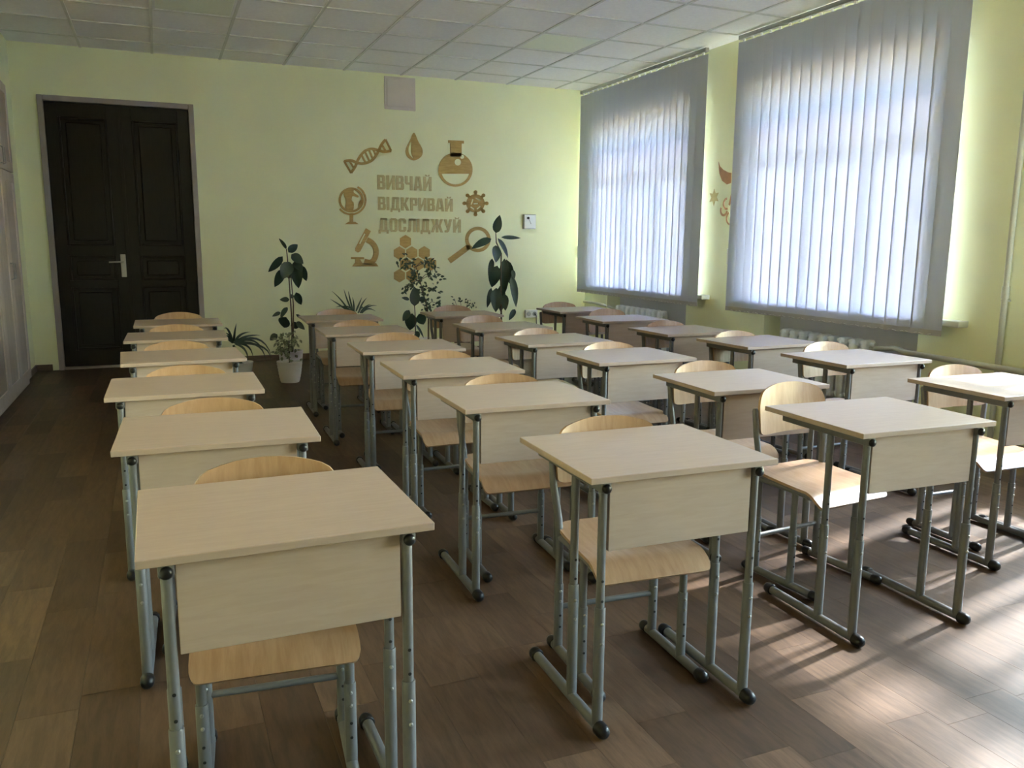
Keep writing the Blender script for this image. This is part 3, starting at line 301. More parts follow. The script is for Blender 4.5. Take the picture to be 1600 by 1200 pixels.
for (x0, x1, a, b, t) in planks[:300]:
    cx, cy = (x0+x1)/2, (a+b)/2; hx, hy = (x1-x0)/2-g, (b-a)/2-g
    o = MB().box(-hx, hx, -hy, hy, -0.006, 0); o = o.build('plank', PLANKS[t], fl, loc=(cx, cy, 0))
rest = MB(); mi = []
for (x0, x1, a, b, t) in planks[300:]:
    rest.box(x0+g, x1-g, a+g, b-g, -0.006, 0); mi += [t]*6
ro = rest.build('planks', PLANKS, fl); ro.data.polygons.foreach_set('material_index', mi); tag(ro, kind='stuff')

# ---- back wall with the doorway
DX0, DX1, DZ = -1.03, 0.43, 2.775
wb = MB().box(XL-0.1, DX0, YB, YB+0.12, 0, H+0.1).box(DX1, WALL_OUT, YB, YB+0.12, 0, H+0.1).box(DX0, DX1, YB, YB+0.12, DZ, H+0.1)
wb.box(DX0, DX1, YB+0.07, YB+0.12, 0, DZ)  # backing added behind the door to stop light leaking through its gaps
tag(wb.build('wall_back', M['wall']), kind='structure')
tag(MB().box(XL-0.6, WALL_OUT, YF-0.12, YF, 0, H+0.1).build('wall_front', M['wall']), kind='structure')
# left wall with the niche of the built-in wardrobe
CY0, CY1, CZ = 5.96, 8.98, 2.75
wl_ = MB().box(XL-0.1, XL, CY1, YB, 0, H+0.1).box(XL-0.1, XL, YF, CY0, 0, H+0.1).box(XL-0.1, XL, CY0, CY1, CZ, H+0.1)
wl_.box(XL-0.62, XL-0.56, CY0-0.06, CY1+0.06, 0, CZ+0.06).box(XL-0.56, XL-0.1, CY1, CY1+0.06, 0, CZ+0.06).box(XL-0.56, XL-0.1, CY0-0.06, CY0, 0, CZ+0.06).box(XL-0.56, XL-0.1, CY0, CY1, CZ, CZ+0.06)
tag(wl_.build('wall_left', M['wall']), kind='structure')
# right wall: piers, parapets, lintels; grey radiator niches
wr = MB(); ys = sorted(WIN_Y0); prev = YF
for y0 in ys:
    wr.box(XR, WALL_OUT, prev, y0, 0, H+0.1); wr.box(XR, WALL_OUT, y0, y0+WIN_W, WIN_Z1, H+0.1)
    prev = y0+WIN_W
wr.box(XR, WALL_OUT, prev, YB, 0, H+0.1)
# unseen overhang added outside the windows to cut the sun high on the blinds
tag(MB().box(WALL_OUT, WALL_OUT+0.54, YF-1.0, YB+1.0, H+0.02, H+0.16).build('added_sun_eave', M['upvc']), kind='structure')
wn_ = MB()
for y0 in ys:
    wn_.box(XR+0.19, WALL_OUT, y0+0.05, y0+1.77, 0, WIN_Z0)
    wr.box(XR, WALL_OUT, y0, y0+0.05, 0, WIN_Z0).box(XR, WALL_OUT, y0+1.77, y0+WIN_W, 0, WIN_Z0)
tag(wr.build('wall_right', M['wall']), kind='structure')
tag(wn_.build('wall_right_niche', M['niche']), kind='structure')
# baseboards
tag(MB().bbox(DX1+0.06, XR, YB-0.018, YB, 0, 0.065).bbox(XL, DX0-0.06, YB-0.018, YB, 0, 0.065).build('baseboard_back', M['base']), kind='structure')
tag(MB().bbox(XL, XL+0.018, CY1+0.01, YB-0.018, 0, 0.065).build('baseboard_left', M['base']), kind='structure')
bb = MB(); prev = YF
for y0 in ys: bb.bbox(XR-0.018, XR, prev, y0, 0, 0.065); prev = y0+WIN_W
bb.bbox(XR-0.018, XR, prev, YB-0.018, 0, 0.065)
tag(bb.build('baseboard_right', M['base']), kind='structure')

# ---- suspended ceiling: slab, grid bars, tiles
TS = 0.6628; CX0 = -1.268; FR = 0.4887
ce = tag(MB().box(XL-0.6, WALL_OUT, YF-0.1, YB+0.1, H+0.06, H+0.16).build('ceiling', M['grid']), kind='structure')
xs = [XL]+[CX0+TS*i for i in range(1, 10)]+[XR]
yy = [YB]; y = YB-FR
while y > YF+0.05: yy.append(y); y -= TS
yy.append(YF); yy = yy[::-1]
bw = 0.012
for x in xs[1:-1]: MB().box(-bw, bw, YF-YB, 0, 0, 0.03).build('grid_bar', M['grid'], ce, loc=(x, YB, H))
for yv in yy[1:-1]: MB().box(0, XR-XL, -bw, bw, 0.0005, 0.03).build('grid_bar', M['grid'], ce, loc=(XL, yv, H))
lamp_cells = {(2, 3), (7, 3), (2, 8), (7, 8), (2, 13), (7, 13)}
ny = len(yy)-1; tile_cache = {}
lamps = []
for i in range(len(xs)-1):
    for j in range(ny):
        x0, x1, y0, y1 = xs[i], xs[i+1], yy[j], yy[j+1]; row = ny-1-j
        if (i, row) in lamp_cells: lamps.append((x0, x1, y0, y1)); continue
        key = (round(x1-x0, 3), round(y1-y0, 3))
        if key not in tile_cache:
            hx, hy = (x1-x0)/2-0.002, (y1-y0)/2-0.002
            t = MB().box(-hx, hx, -hy, hy, 0.008, 0.022); tile_cache[key] = t.mesh('ceiling_tile', M['tile'])
        put('ceiling_tile', tile_cache[key], ce, ((x0+x1)/2, (y0+y1)/2, H))
where = {0: 'above the left aisle', 1: 'near the windows'}
lnames = ['square ceiling light panel above the door side of the room, switched off', 'square ceiling light panel towards the far window, switched off']
cnt = 0
for (x0, x1, y0, y1) in lamps:
    if y0 < 6.0: 
        hx, hy = (x1-x0)/2-0.002, (y1-y0)/2-0.002
        put('ceiling_tile', MB().box(-hx, hx, -hy, hy, 0.008, 0.022).mesh('ceiling_tile', M['tile']), ce, ((x0+x1)/2, (y0+y1)/2, H)); continue
    root = empty('ceiling_light', ((x0+x1)/2, (y0+y1)/2, H)); hx, hy = (x1-x0)/2-0.013, (y1-y0)/2-0.013
    tag(root, lnames[0] if x0 < 1.5 else lnames[1], 'ceiling light', 'recessed ceiling light panels')
    MB().box(-hx, hx, -hy, -hy+0.02, 0.003, 0.05).box(-hx, hx, hy-0.02, hy, 0.003, 0.05).box(-hx, -hx+0.02, -hy, hy, 0.003, 0.05).box(hx-0.02, hx, -hy, hy, 0.003, 0.05).build('frame', M['white'], root)
    MB().bbox(-hx+0.02, hx-0.02, -hy+0.02, hy-0.02, 0.006, 0.02, 0.004).build('diffuser', M['diffuser'], root)

# ---- door
d1 = tag(empty('door_1', (0, YB, 0)), kind='structure')
cs = 0.052
MB().bbox(DX0, DX0+cs, -0.03, 0.10, 0, DZ, 0.004).bbox(DX1-cs, DX1, -0.03, 0.10, 0, DZ, 0.004).bbox(DX0+cs, DX1-cs, -0.03, 0.10, DZ-cs, DZ, 0.004).build('door_frame', M['casing'], d1)
MB().bbox(DX0+cs, DX1-cs, -0.005, 0.10, 0, 0.025, 0.004).build('threshold', M['casing'], d1)
lx0, lx1 = DX0+cs+0.002, DX1-cs-0.002; mid = -0.300
for (a, b) in ((lx0, mid-0.0012), (mid+0.0012, lx1)):
    rows_ = [(0.20, 0.86), (0.93, 1.19), (1.29, 2.58)]; pa, pb = a+0.115, b-0.115
    lf = MB(); zprev = 0.03
    lf.bbox(a, pa, 0.02, 0.06, 0.03, DZ-cs-0.003, 0.003).bbox(pb, b, 0.02, 0.06, 0.03, DZ-cs-0.003, 0.003)
    for z0, z1 in rows_: lf.box(pa, pb, 0.02, 0.06, zprev, z0); zprev = z1
    lf.box(pa, pb, 0.02, 0.06, zprev, DZ-cs-0.003)
    leaf = lf.build('door_leaf', M['door'], d1)
    for z0, z1 in rows_:
        pn = MB().box(pa, pb, 0.036, 0.052, z0, z1)
        e = 0.022                                                        # raised moulding round each panel
        for (u0, u1, v0, v1) in ((pa, pa+e, z0, z1), (pb-e, pb, z0, z1), (pa+e, pb-e, z0, z0+e), (pa+e, pb-e, z1-e, z1)): pn.bbox(u0, u1, 0.012, 0.038, v0, v1, 0.006)
        pn.bbox(pa+0.06, pb-0.06, 0.024, 0.038, z0+0.05, z1-0.05, 0.010)
        pn.build('door_panel', M['door'], leaf)
    if b > 0: MB().bbox(mid-0.016, mid+0.02, 0.012, 0.0199, 0.03, DZ-cs-0.003, 0.002).build('cover_strip', M['door'], leaf)
    if b < 0:
        hx = mid-0.05
        tag(MB().bbox(hx-0.026, hx+0.026, 0.006, 0.02, 0.965, 1.205, 0.004).build('handle_plate', M['steel'], leaf), 'brushed steel handle plate')
        tag(MB().tube([(hx, 0.01, 1.125), (hx, -0.045, 1.125), (hx-0.02, -0.05, 1.125), (hx-0.135, -0.05, 1.122)], 0.009, 10).build('door_handle', M['steel'], leaf, True), 'steel lever handle')

# ---- built-in wardrobe on the left
cb = tag(empty('built_in_wardrobe', (XL, (CY0+CY1)/2, 0)), 'tall grey wood built-in wardrobe at the left edge beside the door wall', 'wardrobe')
hw = (CY1-CY0)/2-0.004
MB().box(-0.55, 0.045, -hw, hw, 0.0, CZ-0.004).build('body', M['cab'], cb)
nd = 5; dw = 2*hw/nd
for i in range(nd):
    a = -hw+i*dw+0.003; b = a+dw-0.006
    for (z0, z1) in ((0.06, 1.94), (1.95, CZ-0.03)):
        st = 0.085
        dr = MB().bbox(0.046, 0.066, a, a+st, z0, z1, 0.002).bbox(0.046, 0.066, b-st, b, z0, z1, 0.002).bbox(0.046, 0.066, a+st, b-st, z0, z0+st, 0.002).bbox(0.046, 0.066, a+st, b-st, z1-st, z1, 0.002).build('wardrobe_door', M['cab'], cb)
        MB().box(0.046, 0.056, a+st, b-st, z0+st, z1-st).build('inset_panel', M['cabdark'], dr)
        hy = b-0.045 if i % 2 else a+0.045
        zc = 1.08 if z0 < 1 else 2.06
        tag(MB().tube([(0.066, hy, zc-0.07), (0.09, hy, zc-0.065), (0.09, hy, zc+0.065), (0.066, hy, zc+0.07)], 0.006, 8).build('handle', M['steel'], dr, True), 'grey metal bow handle')

# ---- windows, sills
for n, y0 in enumerate(WIN_Y0):
    wr_ = tag(empty('window_%d' % (n+1), (GLASS_X, y0, WIN_Z0)), kind='structure')
    hgt = WIN_Z1-WIN_Z0; f = 0.055; tz = 2.466-WIN_Z0; m1, m2 = 5.057-4.43, 5.697-4.43
    MB().box(-0.035, 0.035, 0, f, 0, hgt).box(-0.035, 0.035, WIN_W-f, WIN_W, 0, hgt).box(-0.035, 0.035, f, WIN_W-f, 0, f).box(-0.035, 0.035, f, WIN_W-f, hgt-f, hgt).build('window_frame', M['upvc'], wr_)
    MB().bbox(-0.04, 0.04, f, WIN_W-f, tz-0.055, tz+0.055, 0.004).build('transom', M['upvc'], wr_)
    for mm in (m1, m2): MB().bbox(-0.04, 0.04, mm-0.06, mm+0.06, f, tz-0.055, 0.004).build('mullion', M['upvc'], wr_)
    for (a, b, z0, z1) in ((f, m1-0.06, f, tz-0.055), (m1+0.06, m2-0.06, f, tz-0.055), (m2+0.06, WIN_W-f, f, tz-0.055), (f, WIN_W-f, tz+0.055, hgt-f)):
        MB().box(-0.003, 0.003, a, b, z0, z1).build('pane', M['glass'], wr_)
    MB().bbox(5.07-GLASS_X, XR-GLASS_X, -0.36, WIN_W+0.05, -0.03, 0.015, 0.006, 2).bbox(XR-GLASS_X, -0.035, 0, WIN_W, -0.03, 0.015, 0.004).build('window_sill', M['sill'], wr_)

# ================================================================ BLINDS
def blind(name, label, ya, yb, turn, cord_left=True, z0=0.73, gaps=None):
    root = tag(empty(name, (BLIND_X, (ya+yb)/2, z0)), label, 'blind', 'vertical blinds along the window wall')
    top = 3.19-z0; n = round((yb-ya)/0.118); pitch = (yb-ya)/n; sw = pitch+0.013
    tr = MB().bbox(-0.022, 0.022, ya-(ya+yb)/2, yb-(ya+yb)/2, top+0.018, top+0.055, 0.003).build('head_rail', M['track'], root)
    for i in range(n):
        yc = ya+pitch*(i+0.5)-(ya+yb)/2
        MB().bbox(-0.008, 0.008, yc-0.012, yc+0.012, top-0.004, top+0.018, 0.002).build('carrier', M['white'], tr)
    def slat_fn(u, v): return (0.0025*(1-(2*u-1)**2), (u-0.5)*sw, 0.038+v*(top-0.042))
    sm = MB().sheet(slat_fn, 6, 1, 0.0006).mesh('slat', M['fabric'], True)
    hm = MB().sheet(lambda u, v: (0.0025*(1-(2*u-1)**2)+0.0015, (u-0.5)*(sw-0.004), 0.0+v*0.040), 6, 1, 0.004).mesh('slat_weight', M['hem'], True)
    ch = MB().tube([(0.004, -pitch*0.42, 0.012), (0.004, 0, 0.002), (0.004, pitch*0.42, 0.012)], 0.0016, 5).mesh('bead_chain', M['white'])
    rb = random.Random(n)
    for i in range(n):
        yc = ya+pitch*(i+0.5)-(ya+yb)/2
        a = turn(i, n)+rb.uniform(-1.2, 1.2)
        s = put('slat', sm, root, (0, yc, 0), (0, 0, R(a))); put('slat_weight', hm, s)
        if i < n-1: put('bead_chain', ch, s, (0.0, pitch*0.5, 0.0), (0, 0, -R(a)))
    yc = (yb-ya)/2+0.012
    tag(MB().bbox(-0.012, 0.012, yc-0.010, yc+0.010, 1.30-z0-0.13, 1.30-z0+0.02, 0.003).build('cord_weight', M['white'], root), 'small white cord weight')
    MB().tube([(0, yc, top+0.02), (0, yc, 1.30-z0+0.02)], 0.0018, 5).build('cord', M['white'], root)
    return root
blind('vertical_blind', 'closed pale vertical blind over the far window, next to the back wall corner', 7.10, 9.735, lambda i, n: 8)
blind('vertical_blind', 'wide closed pale vertical blind over the nearer window, right of the wing decal', 4.19, 6.60, lambda i, n: 8)
blind('vertical_blind', 'half-open vertical blind out of frame, letting sun onto the floor', 1.20, 3.45, lambda i, n: 82+16*math.sin(i*2.3))
blind('vertical_blind', 'partly open vertical blind out of frame, over the window nearest the front wall', -1.77, 0.63, lambda i, n: 44)
# ================================================================ DESK
DH = 0.754
HOLE = MB().tube([(0, 0.002, 0), (0, 0, 0)], 0.0040, 10).mesh('adjustment_hole', M['hole'])
BOLT = MB().tube([(0, 0, 0), (0, -0.003, 0), (0, -0.005, 0)], [0.0050, 0.0047, 0.0028], 10).mesh('bolt', M['bolt'], True)
def make_desk():
    root = empty('school_desk')
    MB().bbox(-0.30, 0.30, -0.25, 0.25, DH-0.018, DH, 0.0015).build('desktop', M['desk'], root)
    MB().bbox(-0.229, 0.229, -0.222, -0.206, 0.535, DH-0.019, 0.0012).build('front_panel', M['desk_v'], root)
    legm = {}
    for s in (-1, 1):
        x = s*0.246
        rail = MB().bbox(x-0.016, x+0.016, -0.236, 0.195, DH-0.050, DH-0.019, 0.006, 2).build('support_rail', M['frame'], root, True)
        MB().lathe([(0.001, -0.010), (0.008, -0.009), (0.0125, -0.005), (0.0135, 0.0), (0.0135, 0.006)], (0, 0, 0), 16).build('end_plug', M['cap'], rail, True, loc=(x, -0.237, DH-0.037)).rotation_euler = (R(-90), 0, 0)
        for y in (-0.215, -0.048):
            hj = 0.375
            leg = MB().tube([(x, y, hj-0.06), (x, y, DH-0.045)], 0.0120, 16).build('leg', M['frame'], root, True)
            MB().tube([(x, y, 0.02), (x, y, hj-0.003), (x, y, hj)], [0.0155, 0.0155, 0.0145], 16).build('leg_sleeve', M['frame'], leg, True)
            for q in (0.020, 0.078): put('adjustment_hole', HOLE, leg, (x, y-0.0124, hj+q))
            for q in (0.045, 0.103): put('bolt', BOLT, leg, (x, y-0.0148, hj-q))
        foot = MB().tube([(x, -0.242, 0.0215), (x, 0.222, 0.0215)], 0.0158, 16).build('foot_rail', M['frame'], root, True)
        cap = [(0.0, -0.025), (0.010, -0.024), (0.0172, -0.018), (0.0205, -0.009), (0.0213, 0.0), (0.0213, 0.014), (0.019, 0.016)]
        for yy_, sg in ((-0.244, 1), (0.222, -1)):
            MB().lathe(cap, (0, 0, 0), 16).build('foot_cap', M['cap'], foot, True, loc=(x, yy_, 0.0215)).rotation_euler = (R(-90*sg), 0, 0)
    return root

# ================================================================ CHAIR
def make_chair():
    root = empty('school_chair')
    def rc(d, r): return r-math.sqrt(max(0, r*r-(r-d)**2)) if d < r else 0.0
    L0, L1, W = -0.195, 0.185, 0.195
    def seat(u, v):
        t = v; y = L0+(L1-L0)*t; d0, d1 = y-L0, L1-y
        w = W-rc(max(d0, 1e-5), 0.028)*0.7-rc(max(d1, 1e-5), 0.06) - 0.015*t
        x = (2*u-1)*w
        z = 0.425+0.018*t*t - 0.010*math.cos((2*u-1)*1.4)*math.sin(min(1, t*1.1)*math.pi)
        if d0 < 0.085: z -= 0.050*((0.085-d0)/0.085)**2
        return (x, y, z)
    vs = [0, .006, .02, .05, .09, .14, .2, .27, .36, .46, .57, .68, .78, .86, .92, .96, .985, .997, 1.0]
    nv = len(vs)-1
    MB().sheet(lambda u, v: seat(u, vs[round(v*nv)]), 12, nv, 0.011).build('seat', M['ply'], root, True, 50)
    def back(u, v):
        a = 2*u-1; W2 = 0.192
        x = a*W2
        top = 0.792-0.040*abs(a)**2.2; bot = 0.588
        e = 1-abs(a)
        k = 0.0
        if e < 0.22: k = (0.22-e)/0.22
        top -= 0.062*(1-math.sqrt(max(0, 1-k*k))); bot += 0.020*(1-math.sqrt(max(0, 1-k*k)))
        z = bot+(top-bot)*v
        return (x, 0.170+0.14*(z-0.588)-0.030*a*a, z)
    us = [0, .004, .015, .035, .07, .12, .2, .3, .4, .5, .6, .7, .8, .88, .93, .965, .985, .996, 1]
    nu = len(us)-1
    MB().sheet(lambda u, v: back(us[round(u*nu)], v), nu, 8, -0.010).build('backrest', M['ply'], root, True, 50)
    for s in (-1, 1):
        x = s*0.178; xb = s*0.192
        ry, fy = 0.135, -0.055
        pts = [(x, ry, 0.18), (x, ry, 0.40), (x+s*0.004, ry+0.004, 0.47), (xb+s*0.006, 0.148, 0.585), (xb+s*0.006, 0.163, 0.69), (xb+s*0.006, 0.165, 0.70)]
        post = MB().tube(pts, [0.0125, 0.0125, 0.0125, 0.0125, 0.0125, 0.009], 14).build('back_post', M['frame'], root, True)
        MB().tube([(x, fy, 0.18), (x, fy, 0.402)], 0.0125, 14).build('front_leg', M['frame'], root, True)
        for yv in (ry, fy):
            sl = MB().tube([(x, yv, 0.02), (x, yv, 0.245), (x, yv, 0.248)], [0.0155, 0.0155, 0.0145], 14).build('leg_sleeve', M['frame'], root, True)
            for q in (0.10, 0.14): put('adjustment_hole', HOLE, sl, (x, yv-0.0160, q))
            for q in (0.19, 0.225): put('bolt', BOLT, sl, (x, yv-0.0150, q))
        MB().tube([(x, ry, 0.408), (x, -0.10, 0.404), (x, -0.135, 0.398)], 0.0105, 12).build('seat_rail', M['frame'], root, True)
        foot = MB().tube([(x, -0.185, 0.0195), (x, 0.185, 0.0195)], 0.0155, 14).build('foot_rail', M['frame'], root, True)
        cap = [(0.0, -0.020), (0.009, -0.019), (0.016, -0.014), (0.019, -0.006), (0.0195, 0.0), (0.0195, 0.020), (0.018, 0.022)]
        for yy_, sg in ((-0.185, 1), (0.185, -1)):
            MB().lathe(cap, (0, 0, 0), 14).build('foot_cap', M['cap'], foot, True, loc=(x, yy_, 0.0195)).rotation_euler = (R(-90*sg), 0, 0)
    MB().tube([(-0.178, 0.135, 0.165), (0.178, 0.135, 0.165)], 0.0095, 12).build('stretcher', M['frame'], root, True)
    return root
ORD = ['first', 'second', 'third', 'fourth', 'fifth', 'sixth']
ROWN = {'A': 'leftmost row, in line with the door', 'B': 'second row from the left', 'C': 'third row from the left', 'D': 'rightmost row, beside the windows'}
desk0, chair0 = make_desk(), make_chair(); kd, kc = kid_map(desk0), kid_map(chair0)
rc_ = random.Random(3)
for i, (n, x, y, rz, cx, cy) in enumerate(SEATS):
    d = desk0 if i == 0 else copy_tree(desk0, None, kd); c = chair0 if i == 0 else copy_tree(chair0, None, kc)
    far = int(n[1]) > 2; rz = max(-2.0, min(2.0, rz))
    d.location = (x, y, 0); d.rotation_euler = (0, 0, R(rz))
    ca = R({'C1': 5.5, 'A1': -5.0}[n]) if n in ('C1', 'A1') else R(rz+rc_.uniform(-2.0, 2.0))
    off = Matrix.Rotation(ca, 3, 'Z') @ Vector((0, 0.197, 0))
    c.location = (cx-off.x, cy-off.y, 0); c.rotation_euler = (0, 0, ca)
    o_ = ORD[int(n[1])-1]
    tag(d, 'single beige desk, %s from the camera in the %s' % (o_, ROWN[n[0]]), 'desk', 'single school desks in four rows')
    tag(c, 'plywood chair behind the %s desk from the camera, %s' % (o_, ROWN[n[0]]), 'chair', 'plywood school chairs behind the desks')

# ================================================================ WALL DECORATION
TH = 0.008
lab = {'dna': ('helix_cutout', 'gold wooden twisted ladder helix on the green wall, upper left of the letters'),
       'drop': ('drop_cutout', 'gold wooden water drop above the lettering on the green wall'),
       'flask': ('flask_cutout', 'gold wooden round flask with bubbles, upper right of the lettering'),
       'gear': ('gear_cutout', 'gold wooden gear with round teeth right of the middle word'),
       'globe': ('globe_cutout', 'gold wooden desk globe on its stand, left of the lettering'),
       'microscope': ('microscope_cutout', 'gold wooden microscope at the lower left of the lettering'),
       'glass': ('magnifier_cutout', 'gold wooden magnifying glass behind the tall rubber plant leaves')}
for kname, polys in MURAL.items():
    tag(flat_shape(lab[kname][0], polys, YB, TH, M['mural']), lab[kname][1], 'wall decor', 'gold wall cut-outs')
hc = tag(empty('honeycomb_cutout', (2.8, YB, 1.1)), 'gold wooden honeycomb of hexagons above the weeping fig', 'wall decor', 'gold wall cut-outs')
for h in HEXES:
    o = flat_shape('hexagon', [(h, [])], YB, TH, M['mural']); o.location = Vector(o.location)-Vector((2.8, YB, 1.1)); o.parent = hc
# cut-out capitals: heavy condensed strokes on a 1-high cell; each piece a polygon (x, z)
t = 0.21
def rect(a, b, c, d): return [(a, c), (b, c), (b, d), (a, d)]
B_ = [rect(0, t, 0, 1), rect(t, .40, .84, 1), rect(t, .40, .43, .58), rect(t, .42, 0, .16), [(.38, .52), (.55, .52), (.59, .60), (.59, .90), (.50, 1), (.38, 1)], [(.40, 0), (.52, 0), (.62, .10), (.62, .42), (.55, .52), (.40, .52)]]
I_ = [rect(0, t, 0, 1), rect(.44, .65, 0, 1), [(t, .10), (t, .42), (.44, .90), (.44, .58)]]
BREVE = [[(.13, 1.15), (.24, 1.15), (.28, 1.08), (.37, 1.08), (.41, 1.15), (.52, 1.15), (.45, 1.03), (.20, 1.03)]]
D_ = [[(.10, .14), (.30, .14), (.36, 1), (.16, 1)], rect(.46, .67, .14, 1), rect(.16, .67, .85, 1), rect(0, .77, 0, .15), rect(0, .15, -.13, .05), rect(.62, .77, -.13, .05)]
GL = {'В': (.62, B_), 'И': (.65, I_), 'Й': (.65, I_+BREVE), 'Ч': (.60, [rect(.39, .60, 0, 1), [(0, 1), (0, .52), (.10, .40), (.40, .40), (.40, .55), (.21, .55), (.21, 1)]]),
      'А': (.68, [[(0, 0), (.20, 0), (.36, 1), (.16, 1)], [(.48, 0), (.68, 0), (.52, 1), (.32, 1)], rect(.16, .52, .16, .32)]), 'І': (.21, [rect(0, .21, 0, 1)]), 'Д': (.77, D_),
      'К': (.66, [rect(0, t, 0, 1), [(t, .42), (.42, 1), (.64, 1), (.38, .52), (t, .40)], [(t, .58), (.40, .56), (.66, 0), (.44, 0), (t, .46)]]),
      'Р': (.59, [rect(0, t, 0, 1), rect(t, .40, .84, 1), rect(t, .40, .38, .54), [(.38, .38), (.50, .38), (.59, .48), (.59, .90), (.50, 1), (.38, 1)]]),
      'О': (.61, [[(0, .12), (.12, 0), (.21, 0), (.21, 1), (.12, 1), (0, .88)], [(.40, 0), (.49, 0), (.61, .12), (.61, .88), (.49, 1), (.40, 1)], rect(.21, .40, 0, .15), rect(.21, .40, .85, 1)]),
      'С': (.60, [[(0, .12), (.12, 0), (.21, 0), (.21, 1), (.12, 1), (0, .88)], [(.39, 0), (.48, 0), (.60, .12), (.60, .38), (.39, .38)], [(.39, .62), (.60, .62), (.60, .88), (.48, 1), (.39, 1)], rect(.21, .39, 0, .15), rect(.21, .39, .85, 1)]),
      'Л': (.68, [rect(.47, .68, 0, 1), rect(.15, .68, .85, 1), [(.14, 1), (.34, 1), (.31, .16), (.22, 0), (0, 0), (0, .15), (.10, .18)]]),
      'Ж': (.96, [rect(.38, .58, 0, 1), [(.38, .42), (.20, 1), (0, 1), (.20, .50), (.38, .40)], [(.38, .58), (.20, .52), (0, 0), (.20, 0), (.38, .46)], [(.58, .42), (.76, 1), (.96, 1), (.76, .50), (.58, .40)], [(.58, .58), (.76, .52), (.96, 0), (.76, 0), (.58, .46)]]),
      'У': (.66, [[(0, 1), (.21, 1), (.36, .38), (.26, .20)], [(.45, 1), (.66, 1), (.42, .10), (.30, 0), (.06, 0), (.06, .16), (.22, .18)]])}
wl_lab = ['olive cut-out lettering, top word of three on the green wall', 'olive cut-out lettering, middle word of three on the green wall', 'olive cut-out lettering, bottom word of three on the green wall']
for wi, (word, x0, x1, z0, z1) in enumerate(WORDS):
    root = tag(empty('wall_lettering', (x0, YB, z0)), wl_lab[wi], 'lettering', 'three words on the back wall')
    gap = 0.09; tot = sum(GL[ch][0] for ch in word)+gap*(len(word)-1); sx = (x1-x0)/tot; sz = z1-z0; px = 0
    for ch in word:
        gw, pieces = GL[ch]
        o = flat_shape('letter', [([((px+a)*sx, b*sz) for a, b in pc], []) for pc in pieces], 0, TH, M['mural2'], root)
        px += gw+gap
# star and wing decal on the pier between the blinds (on the right wall, facing -x)
def on_right(name, polys, m, label, cat, parent=None):
    ob = flat_shape(name, [([(a, b) for a, b in pl], []) for pl in polys], 0, 0.004, m)
    z = ob.location.z; a = ob.location.x
    ob.rotation_euler = (0, 0, R(-90)); ob.location = (XR, -a*0.985, z*0.985+0.02); return tag(ob, label, cat)
def star(cx, cz, r, n=6):
    return [(cx+(r if i % 2 == 0 else r*0.5)*math.sin(math.pi*i/n), cz+(r if i % 2 == 0 else r*0.5)*math.cos(math.pi*i/n)) for i in range(2*n)]
on_right('star_decal', [star(-7.165, 1.83, 0.085)], M['gold'], 'small pale gold six-pointed star on the pier between the blinds', 'wall decor')
wing = [(-7.115, 2.175), (-7.09, 2.13), (-7.03, 2.09), (-6.95, 2.06), (-6.90, 2.05), (-6.90, 1.955), (-6.96, 1.945), (-7.04, 1.985), (-7.09, 2.06)]
wing2 = [(-6.875, 2.32), (-6.85, 2.32), (-6.83, 1.98), (-6.86, 1.80), (-6.90, 1.74), (-6.92, 1.75), (-6.885, 1.86)]
body_ = [(-6.86, 2.02), (-6.70, 2.10), (-6.60, 2.05), (-6.62, 1.96), (-6.74, 1.90), (-6.87, 1.86)]
def curl(cx, cz, r, a0, a1, w):
    pts = []; n = 12
    for i in range(n+1):
        a = R(a0+(a1-a0)*i/n); pts.append((cx+(r+w/2)*math.cos(a), cz+(r+w/2)*math.sin(a)))
    for i in range(n, -1, -1):
        a = R(a0+(a1-a0)*i/n); pts.append((cx+(r-w/2)*math.cos(a), cz+(r-w/2)*math.sin(a)))
    return pts
on_right('bird_decal', [wing, wing2, body_, curl(-6.99, 1.70, 0.05, 150, 350, 0.022), curl(-6.95, 1.76, 0.05, 90, 290, 0.020), curl(-6.88, 1.62, 0.06, 120, 290, 0.018)], M['copper'], 'copper bird wing with curling feathers, partly behind the nearer blind', 'wall decor')

# vent cover, control box, socket
v = tag(empty('vent_cover', (2.69, YB, 3.06)), 'square pinkish access cover high on the back wall under the ceiling', 'vent cover')
MB().bbox(-0.185, 0.185, -0.018, 0, -0.19, 0.175, 0.004).build('cover_frame', M['vent'], v)
MB().bbox(-0.158, 0.158, -0.026, -0.018, -0.162, 0.15, 0.003).build('cover_panel', M['vent'], v)
v = tag(empty('wall_control_box', (4.345, YB, 1.62)), 'small white square box on the back wall right of the tall rubber plant', 'control box')
MB().bbox(-0.082, 0.082, -0.045, 0, -0.09, 0.09, 0.004).build('housing', M['track'], v)
MB().bbox(-0.076, 0.080, -0.050, -0.045, -0.085, 0.086, 0.003).build('cover', M['white'], v)
MB().tube([(-0.03, -0.050, 0.045), (-0.03, -0.066, 0.045)], 0.016, 14).build('knob', M['cap'], v, True)
MB().tube([(-0.022, -0.056, 0.04), (0.0, -0.054, -0.005), (0.012, -0.053, -0.03)], 0.003, 6).build('key', M['steel'], v, True)
v = tag(empty('wall_socket', (4.385, YB, 0.455)), 'white double wall socket low on the back wall near the far desk', 'socket')
MB().bbox(-0.085, 0.085, -0.04, 0, -0.05, 0.05, 0.006, 2).build('socket_body', M['white'], v)
for s in (-1, 1): MB().lathe([(0.022, 0.0), (0.028, 0.0), (0.028, 0.003), (0.022, 0.003)], (0, 0, 0), 18).build('socket_well', M['track'], v, loc=(s*0.04, -0.0415, 0)).rotation_euler = (R(90), 0, 0)
